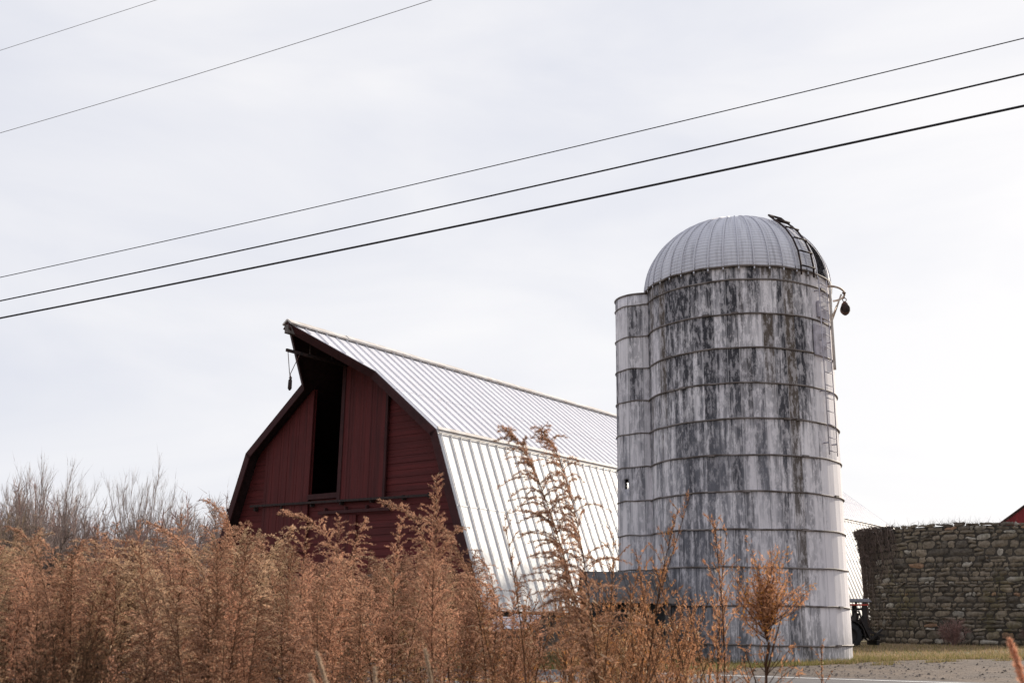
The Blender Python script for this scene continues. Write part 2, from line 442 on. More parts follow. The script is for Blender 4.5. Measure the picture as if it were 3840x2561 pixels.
# gravel apron and drive behind the road, to the right of the silo
edge = [(-1.0, 21.2), (2.4, 21.25), (3.6, 21.75), (5.3, 23.2), (6.8, 24.4), (8.9, 26.7), (11.0, 28.2), (14.0, 29.2), (20.0, 30.4), (34.0, 32.5)]
mb = MB(); rows = []
N = 70; sprev = -99
for i in range(N + 1):
    tt = i / N * (len(edge) - 1); k = min(int(tt), len(edge) - 2); f_ = tt - k
    ex = edge[k][0] + (edge[k+1][0] - edge[k][0]) * f_; ey = edge[k][1] + (edge[k+1][1] - edge[k][1]) * f_
    ex += 0.12 * sin(i * 1.7); ey += 0.10 * sin(i * 2.3) + 0.07 * sin(i * 5.1)
    qe = q_of(ex, ey); se = max(ex * DX + ey * DY, sprev + .02); sprev = se
    for j in range(9):
        q = 20.30 + (max(qe, 20.5) - 20.30) * j / 8
        mb.v.append((q*NX + se*DX, q*NY + se*DY, lerp(q, PROF) + 0.006 + 0.008 * min(j, 1)))
for i in range(N):
    for j in range(8):
        mb.f.append((i*9+j, (i+1)*9+j, (i+1)*9+j+1, i*9+j+1)); mb.sm.append(True)
tag(mb.build('gravel_driveway', M['gravel']), kind='structure')

# ------------------------------------------------------------------ barn
A = 0.65774
barn = empty('barn', (-5.412, 32.534, 0), -A)      # local x across the gable, local y along the ridge
tag(barn, 'long dark red gambrel barn with pale metal roof, pointed hay hood and open loft', 'barn')
RZ, KZ, EZ, KX, EX, LEN, HOOD = 10.14, 6.81, 1.83, 4.186, 6.05, 38.94, 2.15
HX = 0.3936 * KX; HZ = RZ - (RZ - KZ) * 0.3936
PITCH = 0.425
def up_z(x): return RZ - (RZ - KZ) * abs(x) / KX
def low_z(x): return KZ - (KZ - EZ) * (abs(x) - KX) / (EX - KX)
def roof_z(x): return up_z(x) if abs(x) <= KX else low_z(x)
def front_u(x):       # the hood carries the front edge forward near the ridge
    return -HOOD * (1 - abs(x) / HX) if abs(x) < HX else 0.0
nU = Vector((RZ - KZ, 0, KX)).normalized(); nL = Vector((KZ - EZ, 0, EX - KX)).normalized()
def slope_part(name, sgn, mat, upper):
    m = MB(); n = nU if upper else nL; n = Vector((n.x * sgn, 0, n.z))
    xs = [0.02, HX * 0.5, HX, 2.9, KX] if upper else [KX, 5.0, EX]
    zf = up_z if upper else low_z
    # sheet (top face, underside is the deck)
    def P(x, u, h): return Vector((sgn * x, u, zf(x))) + n * h
    th = 0.035
    for x0, x1 in zip(xs, xs[1:]):
        u0, u1 = front_u(x0), front_u(x1)
        if not upper: u0 = u1 = 0.0
        vs = [P(x0, u0, 0), P(x1, u1, 0), P(x1, LEN, 0), P(x0, LEN, 0), P(x0, u0, -th), P(x1, u1, -th), P(x1, LEN, -th), P(x0, LEN, -th)]
        m.add(vs, [(0,1,2,3),(4,7,6,5),(0,4,5,1),(2,6,7,3),(1,5,6,2),(0,3,7,4)])
    # standing seams
    rr = random.Random(3 + sgn)
    k = -6
    while k * PITCH < LEN - 0.1:
        u = k * PITCH + 0.12; k += 1
        if upper:
            if u < -HOOD + 0.15: continue
            x0 = 0.05; x1 = KX
            if u < 0: x1 = HX * (1 + u / HOOD) - 0.02
            # where the front edge is oblique the seam starts on it
            if x1 - x0 < 0.1: continue
            a, b = P(x0, u, 0.020), P(x1, u, 0.020)
        else:
            if u < 0.05: continue
            a, b = P(KX + 0.04, u, 0.020), P(EX, u + rr.uniform(-.01, .01), 0.020)
        m.bar(a, b, 0.018 if upper else 0.020, 0.024 if upper else 0.025, n)
    if not upper:      # lap joint across the sheets
        xm = KX + (EX - KX) * 0.44
        m.bar(P(xm, 0.0, 0.004), P(xm, LEN, 0.004), 0.03, 0.012, n)
    else:
        m.bar(P(2.45, 0.0, 0.003), P(2.45, LEN, 0.003), 0.02, 0.008, n)
    return m.build(name, mat, barn)
ru = slope_part('upper_roof', 1, M['roof_grey'], True); slope_part('upper_roof', -1, M['roof_grey'], True)
rl = slope_part('lower_roof', 1, M['roof_white'], False); slope_part('lower_roof', -1, M['roof_white'], False)
# ridge cap, flashing at the break
m = MB()
m.bar((0.10, -HOOD - 0.03, RZ + 0.0), (0.10, LEN, RZ + 0.0), 0.24, 0.05, (0.6, 0, 0.8)); m.bar((-0.10, -HOOD - 0.03, RZ), (-0.10, LEN, RZ), 0.24, 0.05, (-0.6, 0, 0.8))
k = 0
rr = random.Random(5)
u = 0.2
while u < LEN - 2:
    L_ = rr.uniform(2.2, 3.2); m.bar((0.13, u, RZ + 0.012), (0.13, u + L_, RZ + 0.022), 0.22, 0.03, (0.6, 0, 0.8)); u += L_
m.build('ridge_cap', M['flashing'], ru)
m = MB()
for k in range(13):
    u0 = k * 3.0; u1 = min(LEN, u0 + 3.06)
    m.bar((KX + 0.035, u0, KZ + 0.03 + 0.008 * (k % 2)), (KX + 0.035, u1, KZ + 0.03 + 0.008 * (k % 2)), 0.10, 0.035, (0.85, 0, 0.5))
m.bar((KX + 0.085, 0, KZ - 0.10), (KX + 0.085, LEN, KZ - 0.10), 0.025, 0.03, (0.9, 0, 0.3))
m.build('knuckle_flashing', M['flashing'], rl)
# board deck below the sheets, seen from under the overhang and the hood
m = MB()
for sgn in (1, -1):
    for xs, zf, n0 in (([0.0, HX * 0.5, HX, KX], up_z, nU), ([KX, EX], low_z, nL)):
        n = Vector((n0.x * sgn, 0, n0.z))
        for x0, x1 in zip(xs, xs[1:]):
            u0 = front_u(x0) + 0.02; u1 = front_u(x1) + 0.02
            Q = lambda x, u, h: Vector((sgn * x, u, zf(x))) - n * h
            vs = [Q(x0,u0,.04), Q(x1,u1,.04), Q(x1,LEN-.02,.04), Q(x0,LEN-.02,.04), Q(x0,u0,.11), Q(x1,u1,.11), Q(x1,LEN-.02,.11), Q(x0,LEN-.02,.11)]
            m.add(vs, [(0,1,2,3),(4,7,6,5),(0,4,5,1),(2,6,7,3),(1,5,6,2),(0,3,7,4)])
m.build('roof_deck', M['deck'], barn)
# rake boards
m = MB()
for sgn in (1, -1):
    for (x0, u0, z0), (x1, u1, z1), n0 in (((0, -HOOD, RZ), (HX, 0, HZ), nU), ((HX, 0, HZ), (KX, 0, KZ), nU), ((KX, 0, KZ), (EX, 0, EZ), nL)):
        n = Vector((n0.x * sgn, 0, n0.z))
        a = Vector((sgn * x0, u0 - 0.022, z0)) - n * 0.14; b = Vector((sgn * x1, u1 - 0.022, z1)) - n * 0.14
        m.bar(a, b, 0.04, 0.24, n)
m.build('rake_board', M['red_trim'], barn)
# gable wall of lapped boards, with the loft opening left out
WY = 0.42
def half(z):           # inner half width of the gable at height z
    if z >= KZ: x = KX * (RZ - z) / (RZ - KZ)
    else: x = KX + (EX - KX) * (KZ - z) / (KZ - EZ)
    return max(0.0, x - (0.20 if z >= KZ else 0.16)) if z > EZ else EX - 0.25
OX0, OX1, OZ = -1.40, -0.07, 5.25
m = MB(); z = 0.7; rr = random.Random(11)
H_ = 0.205
def board(x0, x1, z0, z1, j):
    if x1[0] - x0[0] < 0.02 and x1[1] - x0[1] < 0.02: return
    vs = [(x0[0], WY - 0.016 + j, z0), (x1[0], WY - 0.016 + j, z0), (x1[1], WY, z1), (x0[1], WY, z1), (x0[0], WY + 0.03, z0), (x1[0], WY + 0.03, z0), (x1[1], WY + 0.03, z1), (x0[1], WY + 0.03, z1)]
    m.add(vs, [(0,1,2,3),(4,7,6,5),(0,4,5,1),(2,6,7,3),(1,5,6,2),(0,3,7,4)])
while z < RZ - 0.25:
    z1 = min(z + H_, RZ - 0.2); h0, h1 = half(z), half(z1); j = rr.uniform(-0.006, 0.006)
    if z1 <= OZ:
        cut = sorted([-h0] + [rr.uniform(-h0, h0) for _ in range(2)] + [h0])
        ends = [(-h0, -h1), (cut[1], cut[1]), (cut[2], cut[2]), (h0, h1)]
        for a, b in zip(ends, ends[1:]):
            board((a[0] + .002, a[1] + .002), (b[0] - .002, b[1] - .002), z, z1, rr.uniform(-0.008, 0.006))
    else:
        if h1 > 1.40: board((-h0, -h1), (OX0, OX0), z, z1, j)
        if h1 > 0.1: board((OX1, OX1), (h0, h1), z, z1, j * -1)
    z = z1
m.build('gable_wall', M['red_wall'], barn)
# rear gable and side walls
m = MB()
m.prism([(-EX + .3, .7), (EX - .3, .7), (EX - .3, EZ), (KX - .15, KZ - .1), (0, RZ - .2), (-KX + .15, KZ - .1), (-EX + .3, EZ)], LEN - .5, LEN - .44)
m.build('rear_wall', M['red_wall'], barn)
m = MB()
for sgn in (1, -1):
    for k in range(6):
        m.box((sgn * (EX - .34) - .03, 0.46, .7 + k * .2), (sgn * (EX - .34) + .03, LEN - .52, .7 + k * .2 + .197))
m.build('side_wall', M['old_wood'], barn)
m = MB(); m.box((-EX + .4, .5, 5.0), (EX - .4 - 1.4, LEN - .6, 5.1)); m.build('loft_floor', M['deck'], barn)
m = MB()
for k in range(9):      # posts and beams inside, just visible through the opening
    m.bar((-3.9, 4 + 4 * k, 0.7), (-3.9, 4 + 4 * k, 6.7), .2, .2, (0, 1, 0)); m.bar((3.9, 4 + 4 * k, 0.7), (3.9, 4 + 4 * k, 6.7), .2, .2, (0, 1, 0))
    m.bar((-3.9, 4 + 4 * k, 6.6), (3.9, 4 + 4 * k, 6.6), .2, .2)
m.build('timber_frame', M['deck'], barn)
# big sliding loft doors of upright boards
def door(name, x0, x1, zb, zt, y, seed, mat=None):
    r2 = random.Random(seed); mm = MB(); x = x0; w_ = 0.118
    while x < x1 - 0.02:
        xe = min(x + w_, x1); za = zt(x) ; zc = zt(xe); d = r2.uniform(-0.007, 0.007); zz = zb + r2.uniform(-0.02, 0.02)
        mm.add([(x+.002, y+d, zz), (xe-.002, y+d, zz), (xe-.002, y+d, zc), (x+.002, y+d, za), (x+.002, y+d+.035, zz), (xe-.002, y+d+.035, zz), (xe-.002, y+d+.035, zc), (x+.002, y+d+.035, za)],
               [(0,1,2,3),(4,7,6,5),(0,4,5,1),(2,6,7,3),(1,5,6,2),(0,3,7,4)])
        x = xe
    return mm.build(name, mat or M['red_door'], barn)
topz = lambda x: roof_z(x) - (0.34 if abs(x) < KX else 0.6)
dl = door('loft_door', -3.55, OX0, 3.55, topz, WY - 0.105, 21); dl['label'] = 'wide upright-board loft door on the left of the dark opening'
dr = door('loft_door', OX1, 1.93, 5.02, lambda x: min(topz(x), 9.25), WY - 0.105, 22); dr['label'] = 'upright-board loft door on the right of the dark opening'
m = MB(); m.bar((OX1 + .06, WY - .12, 5.0), (OX1 + .06, WY - .12, 9.25), .14, .05, (0, 1, 0)); m.build('edge_trim', M['red_trim'], dr)
m = MB(); m.bar((1.90, WY - .12, 5.0), (1.90, WY - .12, topz(1.9)), .09, .05, (0, 1, 0)); m.build('edge_trim', M['red_trim'], dr)
ld = door('lower_door', -0.82, 0.74, 2.0, lambda x: 4.60, WY - 0.085, 23); ld['label'] = 'lower sliding door under the loft opening'
m = MB(); m.bar((OX0 - .02, WY - .06, OZ - .02), (OX1 + .03, WY - .06, OZ - .02), .10, .16); m.build('opening_sill', M['red_trim'], barn)
m = MB(); m.bar((-4.10, WY - .17, 5.08), (3.9, WY - .17, 4.99), .05, .07)
for x in (-3.9, -2.6, -1.2, 0.1, 1.4, 2.7, 3.7): m.box((x - .03, WY - .16, 4.92), (x + .03, WY - .02, 5.06))
m.build('door_rail', M['rust_dark'], barn)
m = MB(); m.bar((-0.85, WY - .14, 4.71), (2.2, WY - .14, 4.69), .05, .09)
for x in (-.6, .3, 1.2, 2.0): m.box((x - .03, WY - .13, 4.68), (x + .03, WY - .02, 4.86))
m.build('lower_door_track', M['red_trim'], barn)
m = MB(); m.bar((1.3, WY - .08, 2.79), (2.7, WY - .08, 2.80), .05, .09); m.build('grey_batten', M['old_wood'], barn)
# hood: tip block and track that carries the hay hook
m = MB(); m.bar((0, -HOOD - .03, RZ - .22), (0, 0.6, RZ - .22), .16, .26); m.build('hood_beam', M['old_wood'], barn)
m = MB(); m.bar((0, -HOOD + .02, RZ - .86), (0, 6, RZ - .86), .06, .09)
for u in (-1.2, -.3): m.bar((0, u, RZ - .86), (0, u, RZ - .3), .04, .04)
m.build('hay_track', M['rust_dark'], barn)

# the hook that hangs from the track
hk = empty('hay_hook', Matrix.Rotation(-A, 4, 'Z') @ Vector((0, -HOOD + 0.22, 0)) + Vector((-5.412, 32.534, RZ - .92)), -A)
tag(hk, 'small iron hay hook on two cords hanging from the barn hood', 'hook')
m = MB(); m.tube([(0, -.14, 0.06), (0, -.02, -.62)], .012, 5); m.tube([(0, .34, .06), (0, .02, -.62)], .012, 5); m.tube([(0, 0, -.62), (.03, 0, -.80)], .02, 6)
m.build('cord', M['rust'], hk)
m = MB(); m.lathe([(.02, .0), (.055, -.05), (.06, -.30), (.02, -.36)], 8, (0.03, 0, -.78)); m.tube([(-.02, 0, -.76), (.03, 0, -.70), (.08, 0, -.76), (.06, 0, -.86)], .016, 6)
m.build('weight', M['rust_dark'], hk)

# ------------------------------------------------------------------ silo
SR = 2.44
silo = empty('silo', (6.10, 27.85, 0), -0.2157)    # local -y looks to the camera
tag(silo, 'tall round concrete silo with stained staves, iron hoops and a ribbed silver dome', 'silo')
SB, STOP = 0.55, 10.27
def ph(a, r, z): return Vector((r * sin(a), -r * cos(a), z))
def uv_cyl(name, R, z0, z1, na, zs, mat, parent, holes=(), centre=(0, 0), angs=None, wob=0.0):
    """shell with uv in metres: u = angle * R measured from the side facing the camera, v = height"""
    angs = angs or [-pi + 2 * pi * i / na for i in range(na + 1)]
    vs = []; fs = []; uvs = []
    nz_ = len(zs); r2 = random.Random(4)
    for i, a in enumerate(angs[:-1]):
        for j, z in enumerate(zs):
            rr_ = R + wob * (sin(a * 7 + j * 1.3) * .5 + sin(a * 17 + j * .7) * .5)
            p = ph(a, rr_, z); vs.append((p.x + centre[0], p.y + centre[1], z))
    na_ = len(angs) - 1
    for i in range(na_):
        i2 = (i + 1) % na_
        for j in range(nz_ - 1):
            if (i, j) in holes: continue
            fs.append((i*nz_+j, i2*nz_+j, i2*nz_+j+1, i*nz_+j+1))
            uvs += [(angs[i]*R, zs[j]), (angs[i+1]*R, zs[j]), (angs[i+1]*R, zs[j+1]), (angs[i]*R, zs[j+1])]
    me = bpy.data.meshes.new(name); me.from_pydata(vs, [], fs)
    ul = me.uv_layers.new(name='UVMap')
    ul.data.foreach_set('uv', [c_ for p in uvs for c_ in p])
    me.polygons.foreach_set('use_smooth', [True] * len(fs)); me.update()
    return link(name, me, mat, parent)
HZ0, HDZ = 1.108, 0.8798
zs = [SB]
for k in range(11):
    zk_ = HZ0 + k * HDZ
    zs += [zk_ - .03, zk_ + .03] if k == 0 else [zk_ - HDZ * .5, zk_ - .03, zk_ + .03]
zs += [STOP]
wall = uv_cyl('wall', SR, SB, STOP, 52, zs, M['concrete'], silo, wob=0.004)
wall.data.polygons.foreach_set('use_smooth', [False] * len(wall.data.polygons))
sm = wall.modifiers.new('thick', 'SOLIDIFY'); sm.thickness = 0.12; sm.offset = -1
rr = random.Random(9)
for k in range(11):
    m = MB(); zk_ = HZ0 + k * HDZ; pts = []
    f1, f2 = rr.uniform(0, 6), rr.uniform(0, 6)
    for i in range(120):
        a = 2 * pi * i / 120
        pts.append(ph(a, SR + .018 + .004 * sin(5 * a + f2), zk_ + .010 * sin(a * 3 + f1) + .006 * sin(a * 11 + f2)))
    m.tube(pts, .021, 6, closed=True)
    for j in range(2):      # tightening lugs
        a = rr.uniform(-1.3, 1.3); p = ph(a, SR + .045, zk_)
        tdir = Vector((cos(a), sin(a), 0))
        m.bar(p - tdir * .09, p + tdir * .09, .04, .05)
    m.build('hoop', M['hoop'], silo)
# dome of 30 ribbed gores, one of them missing
DH, DR = 2.06, 2.475
def dome_p(a, e, lift=0.0):
    r = DR * cos(e) + lift * cos(e); return ph(a, r, STOP - .02 + DH * sin(e) + lift * sin(e))
NG = 40; GAP0, GAP1 = radians(55.0), radians(71.0)
seams = [GAP0] + [GAP1 + (2 * pi - GAP1 + GAP0) * i / (NG - 1) for i in range(NG)]
t = NT('dome_metal'); uu, vv, _ = t.sep(t.uv())
wv = t.math('SINE', t.math('MULTIPLY', vv, 2 * pi / 0.115))
lin = t.ramp(wv, 0.80, 1.0)
o_ = t.obj(); n1 = t.noise(o_, 1.6, 5, 0.6); gi = t.white(t.vec(t.math('FLOOR', uu), 3.0, 1.0)); n2 = t.noise(t.vec(t.math('MULTIPLY', uu, 6.0), t.math('MULTIPLY', vv, .7)), 1.0, 5, 0.6)
c = t.mix(t.math('MULTIPLY_ADD', gi, .5, t.math('MULTIPLY', n1, .5)), (0.70, 0.70, 0.75), (0.58, 0.58, 0.63))
c = t.mix(t.math('MULTIPLY', t.ramp(n2, .45, .7), .5), c, (0.25, 0.245, 0.27))
fade = t.ramp(vv, 2.6, 0.9)
c = t.mix(t.math('MULTIPLY', t.math('MULTIPLY', lin, fade), t.math('MULTIPLY_ADD', gi, .5, .1)), c, (0.17, 0.17, 0.19))
M['dome'] = t.princ(c, 0.75, 0.0, t.bump(t.math('MULTIPLY', wv, fade), 0.25, 0.012), 0.2)
vs = []; fs = []; uvs = []; sub = 4; ne = 22
for g_ in range(NG):
    if g_ == 0: continue
    a0, a1 = seams[g_], seams[g_ + 1]
    k0 = len(vs)
    for i in range(sub + 1):
        a = a0 + (a1 - a0) * i / sub
        puff = .02 * sin(pi * i / sub)
        for j in range(ne + 1):
            e = (pi / 2 - .02) * j / ne
            vs.append(dome_p(a, e, puff * cos(e)))
    for i in range(sub):
        for j in range(ne):
            fs.append((k0 + i*(ne+1)+j, k0 + (i+1)*(ne+1)+j, k0 + (i+1)*(ne+1)+j+1, k0 + i*(ne+1)+j+1))
            for ii, jj in ((i, j), (i+1, j), (i+1, j+1), (i, j+1)): uvs.append((g_ + 0.02 + .96 * ii / sub, DR * (pi/2) * jj / ne))
me = bpy.data.meshes.new('dome'); me.from_pydata([tuple(p) for p in vs], [], fs)
ul = me.uv_layers.new(name='UVMap'); ul.data.foreach_set('uv', [c_ for p in uvs for c_ in p])
me.polygons.foreach_set('use_smooth', [True] * len(fs)); me.update()
dome = link('dome', me, M['dome'], silo)
for g_ in range(NG):
    m = MB(); pr = None
    for j in range(ne):
        a = seams[g_]; e0 = (pi/2 - .1) * j / ne - (0.035 if j == 0 else 0); e1 = (pi/2 - .1) * (j + 1) / ne
        wd = .032 if j < ne * .6 else .018
        m.bar(dome_p(a, e0, .022), dome_p(a, e1, .022), wd, .030, ph(a, cos(e0), sin(e0)))
    m.build('rib', M['dome'], dome)
m = MB(); m.lathe([(.02, .03), (.10, .02), (.14, -.03), (.10, -.05)], 20, (0, 0, STOP - .02 + DH)); m.build('dome_cap', M['dome'], dome)
m = MB()
pts = [ph(2 * pi * i / 120, SR + .05, STOP - .015 + .008 * sin(i * .9)) for i in range(120)]
m.tube(pts, .030, 6, closed=True)
for i in range(NG): m.bar(ph(seams[i], SR + .05, STOP - .14), ph(seams[i], SR + .05, STOP + .06), .035, .03, ph(seams[i], 1, 0))
m.build('rim_band', M['hoop'], silo)
# ladder over the dome
m = MB(); ac = radians(44.3); tg = Vector((cos(ac), sin(ac), 0))
es = [radians(d) for d in (-4, 4, 14, 24, 34, 41, 47)]
for sgn in (-1, 1):
    m.tube([dome_p(ac, e, .09) + tg * (sgn * .225) for e in es], .026, 6)
top = dome_p(ac, es[-1], .09)
for d in (2, 13, 24, 35, 45):
    e = radians(d); a_ = dome_p(ac, e, .09) - tg * .225; b_ = dome_p(ac, e, .09) + tg * .225
    upv = ph(ac, cos(e), sin(e)) * .05
    m.tube([a_, a_ + upv, b_ + upv, b_], .022, 6)
lad = m.build('dome_ladder', M['rust_dark'], silo)
m = MB(); fwd = (dome_p(ac, es[-1], .16) - dome_p(ac, es[-2], .16)).normalized()
q0, q1 = top - tg * .225, top + tg * .225
f3 = fwd * .26 + Vector((0, 0, .02))
m.tube([q0, q0 + f3, q0 + f3 + tg * .45, q1, q0], .030, 6); m.build('grab_loop', M['rust_dark'], lad)
# ladder, cover plates and filler pipe down the right side
m = MB(); ac = radians(57.5); tg = Vector((cos(ac), sin(ac), 0))
for sgn in (-1, 1): m.tube([ph(ac, SR + .14, 5.6) + tg * sgn * .2, ph(ac, SR + .14, 10.15) + tg * sgn * .2], .015, 6)
z = 5.7
while z < 10.1: m.tube([ph(ac, SR + .14, z) - tg * .2, ph(ac, SR + .14, z) + tg * .2], .013, 6); z += .33
for z in (5.9, 7.2, 8.5, 9.8):
    for sgn in (-1, 1): m.tube([ph(ac, SR + .0, z) + tg * sgn * .2, ph(ac, SR + .14, z) + tg * sgn * .2], .018, 6)
m.build('wall_ladder', M['pale_plate'], silo)
for (a, z0_, z1_, w_) in ((54.5, 8.10, 8.90, .52), (58.5, 9.12, 9.55, .4)):
    a = radians(a); tg = Vector((cos(a), sin(a), 0)); mm = MB()
    Rm = Matrix.Translation(ph(a, SR + .045, 0)) @ Matrix.Rotation(a, 4, 'Z')
    mm.box((-w_ / 2, -.03, z0_), (w_ / 2, .03, z1_), Rm); mm.build('cover_plate', M['pale_plate'], silo, bevel=.008)
m = MB(); a = radians(73)
m.tube([ph(a, SR - .05, 10.6), ph(a, SR + .07, 10.2), ph(a, SR + .06, 9.6), ph(a, SR + .06, 7.9)], .038, 10); m.build('filler_pipe', M['flashing'], silo)
# round hoist arm at the top
m = MB(); a = radians(80); rad = ph(a, 1, 0); tg = Vector((cos(a), sin(a), 0)); zb = 9.98
loop = []
for i in range(15):
    b = pi * i / 14; loop.append(ph(a, SR, zb) + rad * (.36 * sin(b) + .02) + tg * (-.70 * cos(b)) + Vector((0, 0, .04)))
m.tube(loop, .028, 6)
m.tube([ph(a, SR, zb - .75), ph(a, SR + .30, zb)], .024, 6)
m.tube([ph(radians(58), SR + .05, zb - .85), ph(radians(66), SR + .1, zb - .9), ph(a, SR + .16, zb - .30)], .018, 6)
m.build('hoist_arm', M['pale_iron'], silo)
# pulley that hangs from the arm (a thing of its own)
tipl = ph(a, SR, zb) + rad * .37 + Vector((0, 0, .02))
pw = Matrix.Rotation(-0.2157, 4, 'Z') @ tipl + Vector((6.10, 27.85, 0))
pul = empty('pulley', pw, -0.2157); tag(pul, 'rusty pulley block hanging from the round arm beside the silo dome', 'pulley')
m = MB(); m.tube([(0, 0, .02), (0, 0, -.14)], .014, 6); m.tube([(.05*cos(i*pi/4), 0, -.18 + .05*sin(i*pi/4)) for i in range(8)], .013, 6, closed=True); m.lathe([(.03, .03), (.055, 0), (.03, -.03)], 10, (0, 0, .01)); m.build('hook', M['rust'], pul)
m = MB(); m.lathe([(.03, -.23), (.075, -.28), (.125, -.42), (.13, -.48), (.085, -.56), (.03, -.60)], 12); m.build('block', M['rust'], pul)
m = MB(); m.lathe([(.10, -.14), (.12, -.10), (.12, .10), (.10, .14)], 14, (0, 0, -.44), 'y'); m.build('sheave', M['rust_dark'], pul)

# chute: half-round concrete tube against the silo's left side, part of the silo
CR, CC = 0.80, (-2.52, 0.15)
def rad_list():
    base = [-pi + 2 * pi * i / 48 for i in range(49)]
    for x in (radians(-45.0), radians(-33.0), radians(-138.0), radians(-127.0)): base.append(x)
    base = sorted(base); out = [base[0]]
    for x in base[1:]:
        if x - out[-1] > radians(2.2): out.append(x)
        elif any(abs(x - radians(d)) < 1e-6 for d in (-45.0, -33.0, -138.0, -127.0)): out[-1] = x
    return out
angs = rad_list()
zc = sorted(set([0.5, 4.95, 5.21, 5.05, 5.26] + [HZ0 + k * HDZ for k in range(11)] + [10.22]))
holes = set()
for i in range(len(angs) - 1):
    am = (angs[i] + angs[i+1]) / 2
    for j in range(len(zc) - 1):
        zm = (zc[j] + zc[j+1]) / 2
        if radians(-45.2) < am < radians(-32.8) and 4.95 < zm < 5.21: holes.add((i, j))
        if radians(-138.2) < am < radians(-126.8) and 5.05 < zm < 5.26: holes.add((i, j))
chute = uv_cyl('chute', CR, .5, 10.2, 48, zc, M['concrete_chute'], silo, holes, CC, angs)
sm = chute.modifiers.new('thick', 'SOLIDIFY'); sm.thickness = 0.05; sm.offset = -1
m = MB()
for k in range(11):
    pts = []
    for i in range(25):
        a = radians(-175 + 215 * i / 24); p = ph(a, CR + .014, HZ0 + k * HDZ + .010 * sin(i * 1.1 + k))
        pts.append((p.x + CC[0], p.y + CC[1], p.z))
    m.tube(pts, .017, 5)
m.build('chute_hoop', M['hoop'], chute)
m = MB(); pts = [ph(2*pi*i/40, CR + .01, 10.22) for i in range(40)]; m.tube([(p.x + CC[0], p.y + CC[1], p.z) for p in pts], .025, 6, closed=True); m.build('chute_rim', M['hoop'], chute)

# ------------------------------------------------------------------ feed shed between barn and silo, low hutch at the barn corner
t = NT('weathered_sheet'); o_ = t.obj(); n1 = t.noise(o_, 2.0, 5, 0.6)
M['shed_roof'] = t.princ(t.mix(t.ramp(n1, .35, .65), (0.125, 0.12, 0.122), (0.075, 0.070, 0.068)), 0.9, 0.0, t.bump(n1, .2, .02), 0.1)
M['dark_wall'] = plain('dark_boards', (0.045, 0.048, 0.05), 0.9, var=0.5, scale=3)
shed = empty('feed_shed', (1.7, 24.45, 0)); tag(shed, 'low grey metal-roofed feed shed between the silo and the barn', 'shed')
m = MB()
for y0, z0_, y1, z1_ in ((0, 2.12, 1.5, 2.74), (1.5, 2.74, 2.75, 2.25)):
    m.add([(0, y0, z0_), (2.05, y0, z0_), (2.05, y1, z1_), (0, y1, z1_), (0, y0, z0_ - .05), (2.05, y0, z0_ - .05), (2.05, y1, z1_ - .05), (0, y1, z1_ - .05)], [(0,1,2,3),(4,7,6,5),(0,4,5,1),(2,6,7,3),(1,5,6,2),(0,3,7,4)])
for k in range(7): m.bar((.05 + k * .32, 0, 2.14), (.05 + k * .32, 1.5, 2.76), .03, .03)
m.build('roof', M['shed_roof'], shed)
m = MB(); m.bar((-.02, .0, 2.06), (2.07, .0, 2.06), .06, .12); m.build('fascia', M['hoop'], shed)
m = MB()
for k in range(12): m.box((.12 + k * .15, .55, .65), (.12 + k * .15 + .145, .60, 2.25))
for k in range(12): m.box((.05, .62 + k * .15, .65), (.10, .62 + k * .15 + .145, 2.2))
for k in range(12): m.box((1.88, .62 + k * .15, .65), (1.93, .62 + k * .15 + .145, 2.2))
m.build('wall', M['dark_wall'], shed)
for x in (.1, 1.85):
    m = MB(); m.box((x - .06, .04, .65), (x + .06, .16, 2.05)); m.build('post', M['shed_roof'], shed)
hut = empty('hutch', (-.55, 27.2, 0), -A + .2); tag(hut, 'low dark hutch with two tin roof sheets under the barn eave', 'hutch')
for x0, x1, dz in ((-.1, .45, 0.0), (.40, 1.15, .06)):
    m = MB(); m.add([(x0, -.1, 1.36+dz), (x1, -.1, 1.33+dz), (x1, .75, 1.66+dz), (x0, .75, 1.69+dz), (x0, -.1, 1.34+dz), (x1, -.1, 1.31+dz), (x1, .75, 1.64+dz), (x0, .75, 1.67+dz)], [(0,1,2,3),(4,7,6,5),(0,4,5,1),(2,6,7,3),(1,5,6,2),(0,3,7,4)])
    m.build('roof_sheet', M['roof_grey'], hut)
m = MB()
for k in range(8): m.box((.0 + k*.13, .05, .66), (.0 + k*.13 + .125, .1, 1.3))
m.box((.0, .1, .66), (.05, .7, 1.3)); m.box((1.0, .1, .66), (1.05, .7, 1.3)); m.build('body', M['dark_wall'], hut)
m = MB(); m.lathe([(.02, -.02), (.15, 0), (.15, .5), (.02, .52)], 16, (-.12, 0, 1.12), 'y'); m.build('drum', M['hoop'], hut)

# ------------------------------------------------------------------ compact tractor half hidden behind the silo
t = NT('red_enamel'); o_ = t.obj(); n1 = t.noise(o_, 3.0, 5, .6)
M['enamel'] = t.princ(t.mix(t.ramp(n1, .3, .7), (.46, .045, .018), (.33, .03, .015)), .4, 0, None, .5)
M['tyre'] = plain('tyre_rubber', (.022, .022, .024), .9, var=.4, scale=12)
M['grey_paint'] = plain('grey_paint', (.16, .16, .18), .6, var=.3)
tr = empty('tractor', (11.75, 38.4, .82), radians(6)); tag(tr, 'small red and black canopied tractor standing between silo and stone tower', 'tractor')
m = MB(); m.box((-1.55, -.28, .42), (-.45, .28, .92)); m.box((-1.62, -.22, .48), (-1.55, .22, .86)); m.build('hood', M['enamel'], tr, bevel=.06)
m = MB(); m.box((-1.4, -.16, .28), (.55, .16, .45)); m.box((-.45, -.3, .36), (.35, .3, .46)); m.build('chassis', M['black_iron'], tr, bevel=.02)
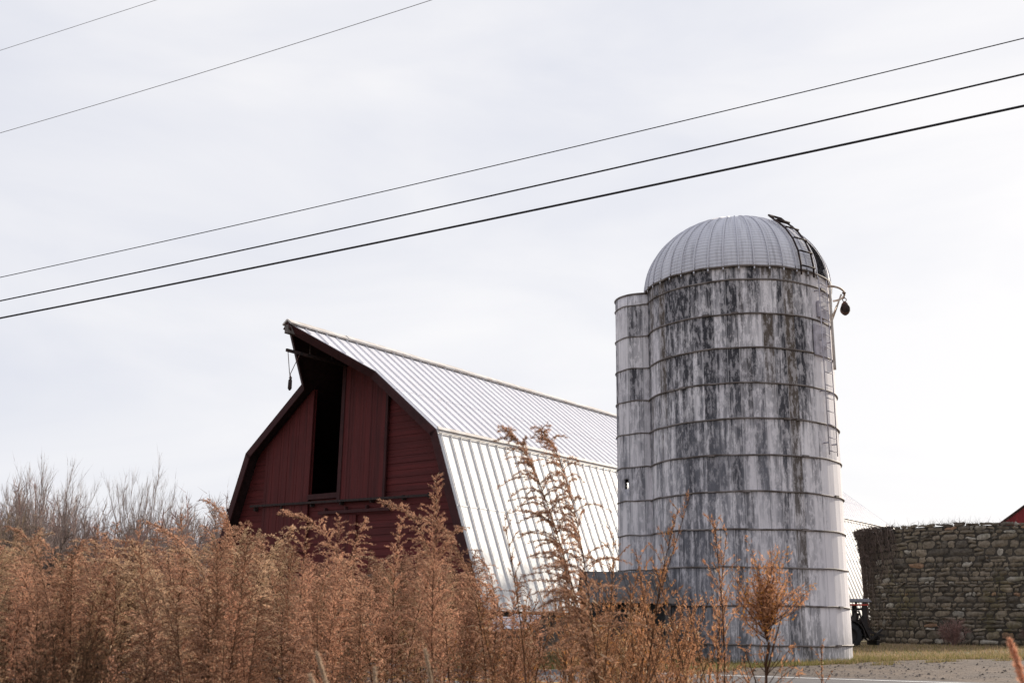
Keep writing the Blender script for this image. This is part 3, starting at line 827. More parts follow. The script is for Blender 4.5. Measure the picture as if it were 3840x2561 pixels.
for x, r_w, w_ in ((-.12, .42, .26), (-1.2, .28, .18)):
    for sgn in (-1, 1):
        m = MB(); yc = sgn * (.52 if x > -.5 else .42)
        m.lathe([(r_w*.55, -w_/2), (r_w*.9, -w_/2), (r_w, -w_*.3), (r_w, w_*.3), (r_w*.9, w_/2), (r_w*.55, w_/2)], 28, (x, yc, r_w), 'y', cap=False)
        for k in range(16):
            b = 2*pi*k/16; m.bar((x + r_w*cos(b), yc - w_*.42, r_w + r_w*sin(b)), (x + r_w*cos(b+.14), yc + w_*.02, r_w + r_w*sin(b+.14)), .03, .05, (cos(b), 0, sin(b)))
        wh = m.build('wheel', M['tyre'], tr)
        m = MB(); m.lathe([(.06, -w_*.30), (r_w*.5, -w_*.22), (r_w*.58, -w_*.4), (r_w*.58, w_*.4), (r_w*.5, w_*.22), (.06, w_*.30)], 24, (x, yc, r_w), 'y'); m.build('rim', M['black_iron'], wh)
for sgn in (-1, 1):
    m = MB(); pts = [(-.12 + .50*cos(b), 0, .42 + .50*sin(b)) for b in [radians(d) for d in range(-5, 186, 12)]]
    for a_, b_ in zip(pts, pts[1:]): m.bar((a_[0], sgn*.52, a_[2]), (b_[0], sgn*.52, b_[2]), .30, .03, ((a_[0]+.12), 0, a_[2]-.42))
    m.build('fender', M['black_iron'], tr)
m = MB(); m.box((-.12, -.22, .62), (.28, .22, .74)); m.bar((.26, 0, .70), (.40, 0, 1.16), .42, .09, (1, 0, 0)); m.build('seat', M['black_iron'], tr, bevel=.03)
m = MB(); m.tube([(-.55 + .05*cos(i*pi/9)*.3, .17*cos(i*pi/9), 1.0 + .17*sin(i*pi/9)*.8) for i in range(18)], .018, 6, closed=True); m.tube([(-.7, 0, .75), (-.55, 0, 1.0)], .02, 6); m.build('steering_wheel', M['black_iron'], tr)
m = MB()
for sgn in (-1, 1):
    m.bar((.50, sgn*.42, .45), (.53, sgn*.42, 1.44), .10, .15, (1, 0, 0)); m.bar((-.60, sgn*.42, .75), (-.55, sgn*.42, 1.44), .06, .06, (1, 0, 0))
    m.bar((.52, sgn*.42, 1.15), (.12, sgn*.42, .55), .06, .08)
m.bar((.52, -.42, 1.3), (.52, .42, 1.3), .07, .07); m.bar((.52, -.42, .62), (.52, .42, .62), .10, .22); m.bar((-.6, -.42, .8), (.5, -.42, .62), .06, .06); m.bar((-.6, .42, .8), (.5, .42, .62), .06, .06); m.build('roll_frame', M['black_iron'], tr)
m = MB(); m.box((-.75, -.5, 1.42), (.64, .5, 1.465)); m.build('canopy_trim', M['enamel'], tr)
m = MB(); m.add([(-.85,-.56,1.53),(.78,-.56,1.53),(.78,.56,1.53),(-.85,.56,1.53),(-.78,-.48,1.63),(.70,-.48,1.65),(.70,.48,1.65),(-.78,.48,1.63)], [(0,3,2,1),(4,5,6,7),(0,1,5,4),(1,2,6,5),(2,3,7,6),(3,0,4,7)])
for k in range(6): m.box((-.7 + k*.27, -.05, 1.465), (-.62 + k*.27, .05, 1.535))
m.build('canopy', M['grey_paint'], tr, bevel=.03)
m = MB()
for sgn in (-1, 1):
    m.bar((.5, sgn*.25, .40), (1.0, sgn*.32, .34), .07, .07); m.bar((.52, sgn*.2, .85), (1.02, sgn*.30, .36), .04, .05); m.bar((.40, sgn*.3, .62), (.86, sgn*.30, .26), .05, .05)
m.bar((1.0, -.38, .32), (1.0, .38, .32), .08, .10); m.bar((.5, 0, .8), (.95, 0, .55), .05, .05); m.bar((.95, -.4, .18), (.95, .4, .18), .1, .16)
m.bar((.30, -.55, 1.0), (.62, -.55, .30), .07, .09, (0, 1, 0)); m.bar((.62, -.55, .30), (1.05, -.55, .62), .06, .08, (0, 1, 0)); m.bar((.55, -.5, .55), (1.12, -.5, .42), .06, .14, (0, 1, 0)); m.tube([(.05, -.5, 1.05), (.1, -.5, 1.25), (.28, -.5, 1.22), (.36, -.5, .95), (.30, -.5, .8)], .03, 6)
m.build('hitch_arm', M['black_iron'], tr)

# ------------------------------------------------------------------ round stone tower
TC = (19.80, 46.0); TR = 4.5
tower = empty('stone_tower', (TC[0], TC[1], 0), -atan2(TC[0], TC[1])); tag(tower, 'roofless round tower of dark rough fieldstone behind the gravel drive', 'stone tower')
t = NT('fieldstone'); o_ = t.obj(); a = t.n('Attribute', _attribute_name='col').outputs['Color']
n1 = t.noise(o_, 9.0, 6, .7); n2 = t.noise(o_, .55, 4, .55); n3 = t.noise(o_, 2.6, 5, .6)
c = t.mix(t.ramp(n1, .3, .7), a, t.mix(1.0, a, (.45, .45, .45), 'MULTIPLY'))
c = t.mix(t.math('MULTIPLY', t.math('MULTIPLY', t.ramp(n2, .52, .68), t.ramp(n3, .4, .6)), .5), c, (.085, .075, .022))
c = t.mix(t.math('MULTIPLY', t.ramp(n1, .66, .74), .45), c, (.30, .30, .28))
M['stone'] = t.princ(c, .95, 0, t.bump(n1, .7, .03), .15)
M['mortar'] = plain('dark_mortar', (.055, .046, .036), .95, var=.5, scale=5)
m = MB(); m.lathe([(TR - .06, .55), (TR - .06, 5.38), (TR - .45, 5.38), (TR - .45, .55)], 96, cap=False); m.build('core', M['mortar'], tower)
V = []; T = []; C = []; r2 = random.Random(31); z = .62
def pal():
    k = r2.random()
    if k < .015: b = (.165, .105, .070)
    elif k < .09: b = (.19, .175, .15)
    elif k < .30: b = (.074, .064, .053)
    elif k < .55: b = (.128, .106, .080)
    else: b = (.106, .089, .069)
    g_ = r2.uniform(1.5, 2.5); return tuple(x * g_ for x in b)
while z < 5.42:
    hh = min(r2.choice((.11, .15, .19, .24, .30)), 5.50 - z)
    a = r2.uniform(0, .1); a_end = a + 2*pi
    while a < a_end - .02:
        wd = r2.choice((.15, .25, .36, .48, .62)) * r2.uniform(.8, 1.25) * (1.25 if hh > .22 else 1.0)
        if r2.random() < .12: wd *= .5
        da = min(wd / TR, a_end - a)
        splits = [(z, hh)] if r2.random() > .16 or hh < .2 else [(z, hh*.5), (z + hh*.5, hh*.5)]
        for zz, h2 in splits:
            gx, gz_ = 5, 4; k0 = len(V); cl = pal(); pr = r2.uniform(.01, .06); ga = .007 / TR
            tl = r2.uniform(-.07, .07); top_ = r2.uniform(-.02, .02) if z > 5.1 else 0.0; jit = [[(r2.uniform(-.026, .026), r2.uniform(-.030, .030)) for _ in range(gz_)] for _ in range(gx)]
            pw1 = r2.uniform(.10, .28)
            for i in range(gx):
                for j in range(gz_):
                    fu = i / (gx-1); fv = j / (gz_-1)
                    ed = (max(0, 1 - (2*fu-1)**4) * max(0, 1 - (2*fv-1)**4)) ** pw1
                    rnd = .03 * ((abs(2*fu-1)**3) * (abs(2*fv-1)**3))
                    aa = a + ga + (da - 2*ga) * (fu + (0.5-fu)*rnd*2) + jit[i][j][0]/TR
                    z_ = zz + .005 + (h2 - .010) * (fv + (.5-fv)*rnd*2) + jit[i][j][1] + tl*(fu-.5) + top_*fv
                    rr_ = TR - .07 + ed * (pr + .03*r2.random()) 
                    p = ph(aa - pi, rr_, z_); V.append(tuple(p)); C.append(cl)
            for i in range(gx-1):
                for j in range(gz_-1):
                    q = (k0+i*gz_+j, k0+(i+1)*gz_+j, k0+(i+1)*gz_+j+1, k0+i*gz_+j+1)
                    T.append((q[0], q[1], q[2])); T.append((q[0], q[2], q[3]))
        a += da
    z += hh
me = np_mesh('stone_courses', V, T, np.array(C)); me.polygons.foreach_set('use_smooth', [True]*len(T))
link('stone_courses', me, M['stone'], tower)

# ------------------------------------------------------------------ red building at the far right
rb = empty('red_shed', (28.25, 62.0, .9), radians(-30)); tag(rb, 'red board building rising behind the stone tower at the far right', 'barn')
m = MB(); r2 = random.Random(2)
for k in range(44):
    x0 = .0 + k*.2; zt = lambda x: 6.35 + .70*x if x < 4.4 else 6.35 + .70*(8.8-x)
    d = r2.uniform(0, .012); y = -d
    m.add([(x0+.003,y,0),(x0+.197,y,0),(x0+.197,y,zt(x0+.197)),(x0+.003,y,zt(x0+.003)),(x0+.003,.06,0),(x0+.197,.06,0),(x0+.197,.06,zt(x0+.197)),(x0+.003,.06,zt(x0+.003))], [(0,1,2,3),(4,7,6,5),(0,4,5,1),(2,6,7,3),(1,5,6,2),(0,3,7,4)])
m.box((.0, .07, 0), (.06, 14, 6.3)); m.box((8.74, .07, 0), (8.8, 14, 6.3))
M['red_bright'] = mat_paint_boards('red_barn_paint', (.21, .024, .026), (.14, .018, .020), 'x', .2, (14.0, .6))
m.build('wall', M['red_bright'], rb)
m = MB()
for x0, z0_, x1, z1_ in ((-.12, 6.32, 4.4, 9.50), (8.92, 6.32, 4.4, 9.50)):
    m.add([(x0,-.1,z0_),(x1,-.1,z1_),(x1,14.2,z1_),(x0,14.2,z0_),(x0,-.1,z0_+.09),(x1,-.1,z1_+.09),(x1,14.2,z1_+.09),(x0,14.2,z0_+.09)], [(0,3,2,1),(4,5,6,7),(0,1,5,4),(1,2,6,5),(2,3,7,6),(3,0,4,7)])
m.build('roof', M['red_trim'], rb)

# ------------------------------------------------------------------ power lines, strung along the road
M['wire'] = plain('black_cable', (.018, .017, .02), .6, var=.3)
M['wire_grey'] = plain('grey_conductor', (.30, .30, .32), .5, .0, var=.3)
def wire(q, c2, c1, c0, r, mat, label, s0=-70, s1=34):
    m = MB(); pts = []
    for i in range(53):
        s_ = s0 + (s1 - s0) * i / 52; pts.append((q*NX + s_*DX, q*NY + s_*DY, c2*s_*s_ + c1*s_ + c0))
    m.tube(pts, r, 6); o = m.build('power_line', mat); tag(o, label, 'power line', 'overhead wires along the road')
wire(17.5, .00080, .0826, 17.09, .0065, M['wire_grey'], 'thin grey wire crossing the top left corner, highest of the five')
wire(17.5, .00139, .11521, 15.09997, .0075, M['wire_grey'], 'thin grey wire just below the corner wire, second highest of the five')
wire(16.8, .00067, .07797, 10.35653, .009, M['wire'], 'thin black wire, uppermost of the three that pass over the silo')
wire(16.8, .00066, .07683, 9.75766, .0150, M['wire'], 'black wire running between the thin upper and the thick lower one')
wire(16.8, .00049, .0688, 9.24434, .0200, M['wire'], 'thick black cable, lowest wire just above the silo dome')

# ------------------------------------------------------------------ dry weeds
RUST = np.array((0.57, 0.315, 0.210)); PALE = np.array((0.62, 0.46, 0.32)); ORNG = np.array((0.44, 0.215, 0.095)); STEM = np.array((0.13, 0.075, 0.05)); BROWN = np.array((0.20, 0.105, 0.06))
def norm(a): return a / (np.linalg.norm(a, axis=-1, keepdims=True) + 1e-9)
def weed(rng, H, lean, wid, kind, dens=1.0, tone=1.0):
    """one dry weed: (stem triangles, plume triangles), root at the origin, highest point H"""
    st, pl = Tris(), Tris()
    n = 16; tt = np.linspace(0, 1, n)
    yb = rng.normal(0, .06)
    bow = kind == 'bow'
    if bow: kind = 'nod'
    if bow:
        xx = lean * (.15 * tt + .60 * tt**2 + .25 * tt**7); zz = H * (tt - .035 * np.clip((tt - .9) / .1, 0, 1)**2); zz *= H / zz.max()
    elif kind == 'nod':
        xx = lean * (.12 * tt + .55 * tt**3 + .33 * tt**9); zz = H * (1.03 * tt - .03 * tt**2 - .085 * np.clip((tt - .86) / .14, 0, 1)**1.6 * min(1, abs(lean) * 1.6))
        zz *= H / zz.max()
    else:
        xx = lean * (.5 * tt + .5 * tt**2.2); zz = H * tt
    wob = rng.uniform(0, 6)
    P = np.stack([xx + .012 * np.sin(tt * 9 + wob), yb * tt**2 + .012 * np.cos(tt * 8 + wob), zz], 1)
    st.tube(P, np.linspace(.0062, .0016, n) * (1 if kind != 'thin' else 1.1), 4, STEM * rng.uniform(.7, 1.2))
    at = lambda t: np.array([np.interp(t, tt, P[:, k]) for k in range(3)])
    if kind == 'thin': t0, nb, el0, el1, lmax, bpm = .46, int(26 * wid), 58, 80, .36, 150
    elif kind == 'spire': t0, nb, el0, el1, lmax, bpm = .50, int(60 * wid), 48, 70, .26, 330
    else: t0, nb, el0, el1, lmax, bpm = .50, int(60 * wid), 35, 62, .31, 330
    base_col = {'thin': ORNG * .55 + RUST * .45, 'spire': RUST, 'nod': RUST * .85 + PALE * .15}[kind] * tone
    BP, BD, BL, BW, BC = [], [], [], [], []
    for i in range(nb):
        tau = (i + rng.uniform(0, 1)) / nb
        tau = tau**0.85
        t = t0 + (1 - t0) * tau * .985
        p0 = at(t)
        L = lmax * (0.16 + 0.84 * (1 - tau)**.75) * min(1, .55 + tau * 3) * rng.uniform(.65, 1.2) * (.75 + .25 * wid)
        if kind == 'thin': L = lmax * rng.uniform(.35, 1.1) * (1 - tau * .65)
        az = i * 2.39996 + rng.normal(0, .4); el = radians(rng.uniform(el0, el1))
        d = np.array([cos(az), sin(az), 0.0])
        if kind == 'nod' and rng.random() < .62:
            d = norm(d + np.array([np.sign(lean) * 1.1, 0, 0]))
        m = 6; s = np.linspace(0, 1, m)[:, None]
        droop = {'nod': .62, 'spire': .30, 'thin': .12}[kind] * rng.uniform(.6, 1.3)
        B = p0 + d * (L * cos(el) * (s + .35 * s**2)) + np.array([0, 0, 1.0]) * (L * sin(el) * s - L * droop * s**2.2)
        st.tube(B, np.linspace(.0022, .0009, m), 3, STEM * rng.uniform(.9, 1.5))
        k = max(3, int(L * bpm * dens))
        u = rng.uniform(.04, 1, k); idx = u * (m - 1); a = np.clip(idx.astype(int), 0, m - 2); f_ = (idx - a)[:, None]
        pp = B[a] * (1 - f_) + B[a + 1] * f_; tg = norm(B[a + 1] - B[a])
        spread = .0052
        pp = pp + rng.normal(0, spread, (k, 3)) * (1.1 - u[:, None] * .6)
        dd = norm(tg * .8 + rng.normal(0, .45, (k, 3)) + np.array([0, 0, .25]))
        BP.append(pp); BD.append(dd)
        BL.append(rng.uniform(.008, .019, k) * (1.35 if kind == 'thin' else 1)); BW.append(rng.uniform(.0038, .0070, k) * (1.2 if kind == 'thin' else 1))
        c = base_col * rng.uniform(.75, 1.15)
        cc = c[None] * rng.uniform(.78, 1.2, (k, 1))
        pick = rng.random(k)
        cc[pick < .06] = PALE * rng.uniform(.7, 1.1); cc[pick > .95] = BROWN
        if kind == 'thin': cc[(pick > .12) & (pick < .15)] = np.array((.60, .26, .06))
        BC.append(cc)
    # shrivelled leaves down the stem
    k = int((70 if kind != 'thin' else 46) * dens)
    tl = rng.uniform(.18, t0 + .15, k); pp = np.stack([at(t) for t in tl]); az = rng.uniform(0, 2*pi, k)
    dd = norm(np.stack([np.cos(az), np.sin(az), rng.uniform(-1.1, .3, k)], 1))
    BP.append(pp + dd * rng.uniform(0, .05, (k, 1))); BD.append(dd); BL.append(rng.uniform(.03, .075, k)); BW.append(rng.uniform(.006, .014, k))
    BC.append(np.where(rng.random((k, 1)) < .25, PALE[None] * .9, BROWN[None]) * rng.uniform(.6, 1.3, (k, 1)))
    pl.slivers(np.concatenate(BP), np.concatenate(BD), np.concatenate(BL), np.concatenate(BW), np.concatenate(BC), rng)
    return st, pl
def tri_mesh(name, tr): return np_mesh(name, *tr.arrays())
def place_weed(x, y, ztip, kind, lean, wid, seed, label, group=None, cat='weed', tone=1.0, dens=1.0, g=None):
    rng = np.random.default_rng(seed); x0 = x - lean * (1.0 if kind != 'nod' else .95); g = gz(x0, y) if g is None else g
    st, pl = weed(rng, ztip - g, lean, wid, kind, dens, tone)
    r = empty('dry_weed', (x0, y, g)); tag(r, label, cat, group)
    link('stem', tri_mesh('weed_stem', st), M['leaf'], r); link('foliage', tri_mesh('weed_plume', pl), M['leaf'], r)
    return r
HEROES = [
    (-3.44,  7.5, 2.17, 'nod', -.5, .9, 'arching rust weed with drooping tip at the left edge of the thicket'),
    (-3.42,  8.0, 2.13, 'nod', -.35, .8, 'short arching weed beside the drooping one at the left edge'),
    (-3.63,  9.5, 2.36, 'spire', -.1, .8, 'upright rust weed spike left of the first gap below the left bare tree'),
    (-3.46,  9.5, 2.41, 'spire', .15, .8, 'rust weed spike just under the bare multi-stemmed trees, leaning right'),
    (-3.44, 10.0, 2.46, 'spire', -.05, .8, 'rust weed spike standing before the second bare tree clump'),
    (-3.06, 10.0, 2.52, 'spire', -.15, .9, 'pointed rust weed rising midway between second bare tree and barn'),
    (-2.56,  9.0, 2.54, 'nod', -.45, 1.0, 'tall weed nodding left in the sky gap just left of the barn'),
    (-2.39,  9.0, 2.48, 'nod', -.25, .9, 'rust weed overlapping the lower left edge of the barn gable'),
    (-2.13,  8.5, 2.34, 'nod', .3, .9, 'dark-stemmed weed in front of the left gable corner'),
    (-1.83,  8.0, 2.15, 'nod', .35, .8, 'low arching weed before the left end of the gable wall'),
    (-1.48,  7.0, 2.24, 'nod', -.75, 1.15, 'plumed weed bending hard left before the left loft door'),
    (-1.40,  7.5, 2.17, 'spire', .1, .8, 'small weed tip right of the hard-bent plume on the gable'),
    (-1.27,  8.0, 2.34, 'spire', -.05, 1.0, 'slim upright weed plume before the lower barn door'),
    (-1.07,  8.0, 2.33, 'nod', .25, 1.0, 'broad weed plume right of the slim one before the lower barn door'),
    (-0.81,  7.0, 2.32, 'nod', -.55, 1.1, 'hook-topped tall weed before the right part of the gable'),
    (-0.74,  7.3, 2.28, 'spire', .05, 1.0, 'weed plume squeezed between hook-topped weed and tall spire'),
    (-0.46,  6.5, 2.45, 'spire', -.05, 1.25, 'tallest straight weed spire, pointing up along the right gable edge'),
    (-0.61,  6.8, 2.22, 'nod', -.6, .9, 'weed side plume arching left under the tallest spire'),
    (-0.31,  6.6, 2.15, 'nod', .35, 1.0, 'bushy weed covering the lower right barn corner'),
    (-0.06,  5.4, 2.55, 'bow', -.62, 1.55, 'tallest weed, long plume bowed left across the barn roof break'),
    ( 0.14,  5.4, 2.55, 'bow', -.40, 1.5, 'second tall weed plume beside the longest bowed one over white roof'),
    (-0.02,  6.0, 2.17, 'thin', -.2, .8, 'thin sparse weed against the white roof below the tall bowed plume'),
    ( 0.29,  6.0, 2.03, 'thin', -.1, .8, 'thin weed stalk on white roof right of the two tall plumes'),
    ( 0.62,  6.5, 2.11, 'thin', .1, 1.0, 'sparse orange weed at the foot of the silo side chute'),
    ( 0.71,  6.2, 2.00, 'thin', -.25, 1.0, 'leaning sparse weed before the joint of chute and silo'),
    ( 0.89,  5.8, 2.17, 'thin', .35, 1.05, 'orange weed leaning right, topmost one before the silo wall'),
    ( 1.03,  6.2, 2.30, 'thin', .5, .8, 'wispy weed tip reaching highest on the silo face'),
    ( 1.13,  6.0, 2.13, 'thin', -.05, 1.2, 'bushy upright orange weed before the middle of the silo'),
    ( 1.28,  6.3, 2.11, 'thin', .2, 1.0, 'slender orange weed just right of the bushy one on the silo'),
    ( 0.76,  5.6, 1.87, 'thin', -.3, 1.0, 'low orange weed before the left silo foot'),
]
for i, (x, y, z, kind, lean, wid, label) in enumerate(HEROES):
    place_weed(x, y, z, kind, lean, wid, 100 + i, label, 'tall dry weeds in front of the farm buildings', dens=1.7 if kind == 'bow' else 1.3, tone=.85 if wid >= 1.35 else (.95, 1.1, .8)[i % 3])

# variants shared by the crowd
def variants(kind, n, H, seed, widr, leanr):
    out = []
    for i in range(n):
        rng = np.random.default_rng(seed + i)
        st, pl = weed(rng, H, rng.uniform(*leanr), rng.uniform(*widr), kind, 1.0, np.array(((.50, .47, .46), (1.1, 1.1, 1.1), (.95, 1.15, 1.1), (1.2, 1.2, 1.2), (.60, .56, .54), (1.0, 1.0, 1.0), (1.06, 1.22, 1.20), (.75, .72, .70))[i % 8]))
        out.append((st, pl))
    return out
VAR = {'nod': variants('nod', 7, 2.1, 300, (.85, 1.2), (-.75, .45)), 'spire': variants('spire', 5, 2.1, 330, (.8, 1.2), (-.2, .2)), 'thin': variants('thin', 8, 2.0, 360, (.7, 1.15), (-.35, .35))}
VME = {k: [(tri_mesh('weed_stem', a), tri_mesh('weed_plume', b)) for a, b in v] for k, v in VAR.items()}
for v in VME.values():
    for a, b in v: a.materials.append(M['leaf']); b.materials.append(M['leaf'])
# height the thicket reaches, as slope above eye level, by bearing x / y
OUT = [(-.52, .072), (-.44, .073), (-.41, .064), (-.37, .074), (-.33, .080), (-.26, .082), (-.245, .080), (-.22, .077), (-.19, .069), (-.165, .064), (-.14, .072), (-.11, .075), (-.085, .079), (-.07, .082), (-.05, .076), (-.03, .056), (-.01, .030), (.01, .036), (.05, .036), (.09, .048), (.11, .040), (.13, .032), (.15, .020), (.17, .002)]
rng = np.random.default_rng(41)
crowd = []
def scatter(n, t0, t1, y0, y1, kinds, jit, near, drop=0.0, per=6, rad=.34):
    """plants stand in clumps: tallest in the middle, the outer ones shorter and leaning outwards"""
    k = 0
    while k < n:
        y = sqrt(rng.uniform(y0*y0, y1*y1)); tn = rng.uniform(t0, t1); x = tn * y
        if y < 5.2 and abs(tn + .40) < .075: continue
        if y < 9.5 and -.125 < tn < .06 and rng.random() < .90: continue
        cl = sin(x*2.1 + 1.3*sin(y*1.1)) * sin(y*1.7 + .8*sin(x*1.3))
        oc = lerp(tn, OUT) - abs(rng.normal(0, jit)) - max(0, (7.2 - y)) * near + (.016*cl - .001) - drop
        vk = kinds[int(rng.integers(len(kinds)))]; vi0 = int(rng.integers(len(VAR[vk])))
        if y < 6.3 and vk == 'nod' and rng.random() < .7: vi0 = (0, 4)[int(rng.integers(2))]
        for j in range(int(rng.integers(max(1, per - 2), per + 3))):
            az = rng.uniform(0, 2*pi); r = rad * sqrt(rng.random()); px, py = x + r*cos(az), y + r*sin(az)
            g = gz(px, py); H = EYE + oc * py - g - .42 * (r / rad)**2 * rng.uniform(.3, 1.1) - .05 * rng.random()
            if H < .8: continue
            H = min(H, 2.75); kind = vk; vi = vi0 if rng.random() < .6 else int(rng.integers(len(VAR[kind])))
            tl = .20 * (r / rad) * rng.uniform(.4, 1.2)
            crowd.append((py, px, g, H, kind, vi, rng.uniform(-.5, .5) + (pi if rng.random() < .18 else 0), -sin(az)*tl, cos(az)*tl)); k += 1
            if k >= n: break
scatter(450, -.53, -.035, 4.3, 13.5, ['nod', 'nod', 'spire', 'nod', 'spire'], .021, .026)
scatter(120, -.53, -.08, 7.0, 12.8, ['nod', 'spire'], .012, 0, .075)
scatter(40, -.06, .02, 5.0, 9.5, ['nod', 'spire', 'thin'], .02, .026)
nthick = len(crowd)
scatter(132, -.015, .165, 5.0, 10.5, ['thin'], .020, .020, 0.0, 2, .2)
slim = crowd[nthick:]; thick = sorted(crowd[:nthick])
def put(c, label, group):
    y, x, g, H, kind, v, rz, tx, ty = c
    r = empty('dry_weed', (x, y, g), rz); r.rotation_euler = (Matrix.Rotation(tx, 4, 'X') @ Matrix.Rotation(ty, 4, 'Y') @ Matrix.Rotation(rz, 4, 'Z')).to_euler(); tag(r, label, 'weed', group)
    s_ = H / (2.1 if kind != 'thin' else 2.0); w_ = .55 + .45 * s_; r.scale = (w_, w_, s_)
    a, b = VME[kind][v]; link('stem', a, None, r); link('foliage', b, None, r)
for c in slim:
    put(c, 'slender sparse orange-brown weed among those before the white barn roof and silo foot', 'slender weeds before the white roof and the silo')
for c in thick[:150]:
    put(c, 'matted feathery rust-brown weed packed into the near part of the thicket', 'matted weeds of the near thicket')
# the rest of the thicket reads as one mass
V, T, C = [], [], []; nn_ = 0
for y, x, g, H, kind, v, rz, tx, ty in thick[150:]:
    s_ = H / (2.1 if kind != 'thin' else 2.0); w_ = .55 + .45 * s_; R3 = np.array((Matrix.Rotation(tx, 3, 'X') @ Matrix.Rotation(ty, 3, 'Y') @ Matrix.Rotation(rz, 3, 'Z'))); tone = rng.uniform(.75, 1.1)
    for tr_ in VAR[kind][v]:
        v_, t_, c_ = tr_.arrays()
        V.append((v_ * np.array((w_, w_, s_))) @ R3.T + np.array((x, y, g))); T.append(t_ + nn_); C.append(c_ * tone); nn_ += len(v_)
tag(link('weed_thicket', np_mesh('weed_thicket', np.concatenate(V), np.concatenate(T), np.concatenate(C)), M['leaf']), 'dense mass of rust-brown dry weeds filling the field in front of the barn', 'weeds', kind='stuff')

# weed with a small round bush of a crown on one bare stem, before the right side of the silo
rng = np.random.default_rng(77); st, pl = Tris(), Tris()
x0, y0 = 1.30, 5.6; g0 = gz(x0, y0); Hb = 1.87 - g0
trunk = np.array([[0, 0, 0], [.01, 0, .5], [-.015, 0, 1.0], [.0, 0, Hb - .47], [.02, 0, Hb - .36]]); st.tube(trunk, [.010, .009, .008, .007, .006], 5, STEM)
st.tube(np.array([[.0, 0, Hb - .52], [.05, .01, Hb - .36], [.10, .02, Hb - .22]]), [.005, .004, .002], 4, STEM)
st.tube(np.array([[-.06, .02, 0], [-.02, .02, .6], [-.05, .03, Hb - .55], [-.10, .03, Hb - .40]]), [.007, .006, .004, .002], 4, STEM)
for i in range(84):
    az = rng.uniform(0, 2*pi); el = rng.uniform(.25, 1.45); L = rng.uniform(.15, .30) * (1.2 if el > 1.0 else 1.0); s = np.linspace(0, 1, 6)[:, None]
    p0 = np.array([.01, 0, Hb - .36 + rng.uniform(0, .14)]); d = np.array([cos(az)*cos(el), sin(az)*cos(el), sin(el)])
    B = p0 + d * L * s + np.array([0, 0, 1]) * .05 * s**2 + rng.normal(0, .008, (6, 3)) * s
    st.tube(B, np.linspace(.0028, .001, 6), 3, STEM); k = 34
    u = rng.uniform(.30, 1, k); a = np.clip((u*5).astype(int), 0, 4); f_ = (u*5 - a)[:, None]; pp = B[a]*(1-f_) + B[a+1]*f_ + rng.normal(0, .014, (k, 3))
    cc = (ORNG*.5 + RUST*.5) * rng.uniform(.5, 1.25, (k, 1)); cc[rng.random(k) < .1] = (.55, .26, .05)
    pl.slivers(pp, norm(norm(B[a+1]-B[a])*.6 + rng.normal(0, .6, (k, 3))), rng.uniform(.014, .032, k), rng.uniform(.006, .011, k), cc, rng)
for i in range(16):
    h0 = rng.uniform(.30, .85); az = rng.uniform(0, 2*pi); L = rng.uniform(.12, .34); s = np.linspace(0, 1, 6)[:, None]; el = rng.uniform(.7, 1.25)
    B = np.array([0, 0, Hb - h0]) + np.array([cos(az)*cos(el), sin(az)*cos(el), sin(el)])*L*s + rng.normal(0, .01, (6, 3))*s
    st.tube(B, np.linspace(.003, .001, 6), 3, STEM); k = 16
    u = rng.uniform(.4, 1, k); a = np.clip((u*5).astype(int), 0, 4); f_ = (u*5 - a)[:, None]; pp = B[a]*(1-f_) + B[a+1]*f_ + rng.normal(0, .012, (k, 3))
    pl.slivers(pp, norm(norm(B[a+1]-B[a])*.6 + rng.normal(0, .6, (k, 3))), rng.uniform(.014, .034, k), rng.uniform(.006, .011, k), (ORNG*.5 + RUST*.4) * rng.uniform(.5, 1.25, (k, 1)), rng)
r = empty('bushy_weed', (x0, y0, g0)); tag(r, 'orange-brown weed with bushy ball-like crown on a bare stem before the silo', 'weed')
link('stem', tri_mesh('bushy_stem', st), M['leaf'], r); link('crown', tri_mesh('bushy_crown', pl), M['leaf'], r)
# small stragglers along the road edge
for i, (x, y, z, lean, label) in enumerate([(1.98, 7.0, 1.46, .02, 'short wispy weed standing alone before the gravel, right of the silo foot'), (1.22, 6.4, 1.62, .2, 'thin weed stalk between the bushy-crowned weed and the silo weeds'), (.98, 5.9, 1.66, -.2, 'low weed leaning left below the bushy upright silo weed'), (1.62, 7.6, 1.38, -.1, 'lowest wispy weed below the right edge of the silo')]):
    place_weed(x, y, z, 'thin', lean, .55, 500 + i, label, 'tall dry weeds in front of the farm buildings')
# dark bush at the lower left
rng = np.random.default_rng(88); st, pl = Tris(), Tris()
x0, y0 = -1.66, 4.2; g0 = gz(x0, y0); Hb = 1.68 - g0
for i in range(130):
    az = rng.uniform(0, 2*pi); sp = rng.uniform(0, .30); s = np.linspace(0, 1, 7)[:, None]; h = Hb * rng.uniform(.72, 1.0) * (1 - sp*.5)
    B = np.array([cos(az)*.05, sin(az)*.05, 0]) + np.array([cos(az)*sp, sin(az)*sp, 0]) * s**1.4 + np.array([0, 0, h]) * s + rng.normal(0, .01, (7, 3))*s
    st.tube(B, np.linspace(.004, .001, 7), 3, STEM*.8); k = 110
    u = rng.uniform(.45, 1, k); a = np.clip((u*6).astype(int), 0, 5); f_ = (u*6-a)[:, None]; pp = B[a]*(1-f_) + B[a+1]*f_ + rng.normal(0, .018, (k, 3))
    pl.slivers(pp, norm(norm(B[a+1]-B[a]) + rng.normal(0, .6, (k, 3))), rng.uniform(.012, .03, k), rng.uniform(.004, .009, k), np.array((.060, .036, .024)) * rng.uniform(.5, 1.5, (k, 1)), rng)
r = empty('dark_bush', (x0, y0, g0)); tag(r, 'dark brown twiggy bush low at the bottom left of the thicket', 'bush')
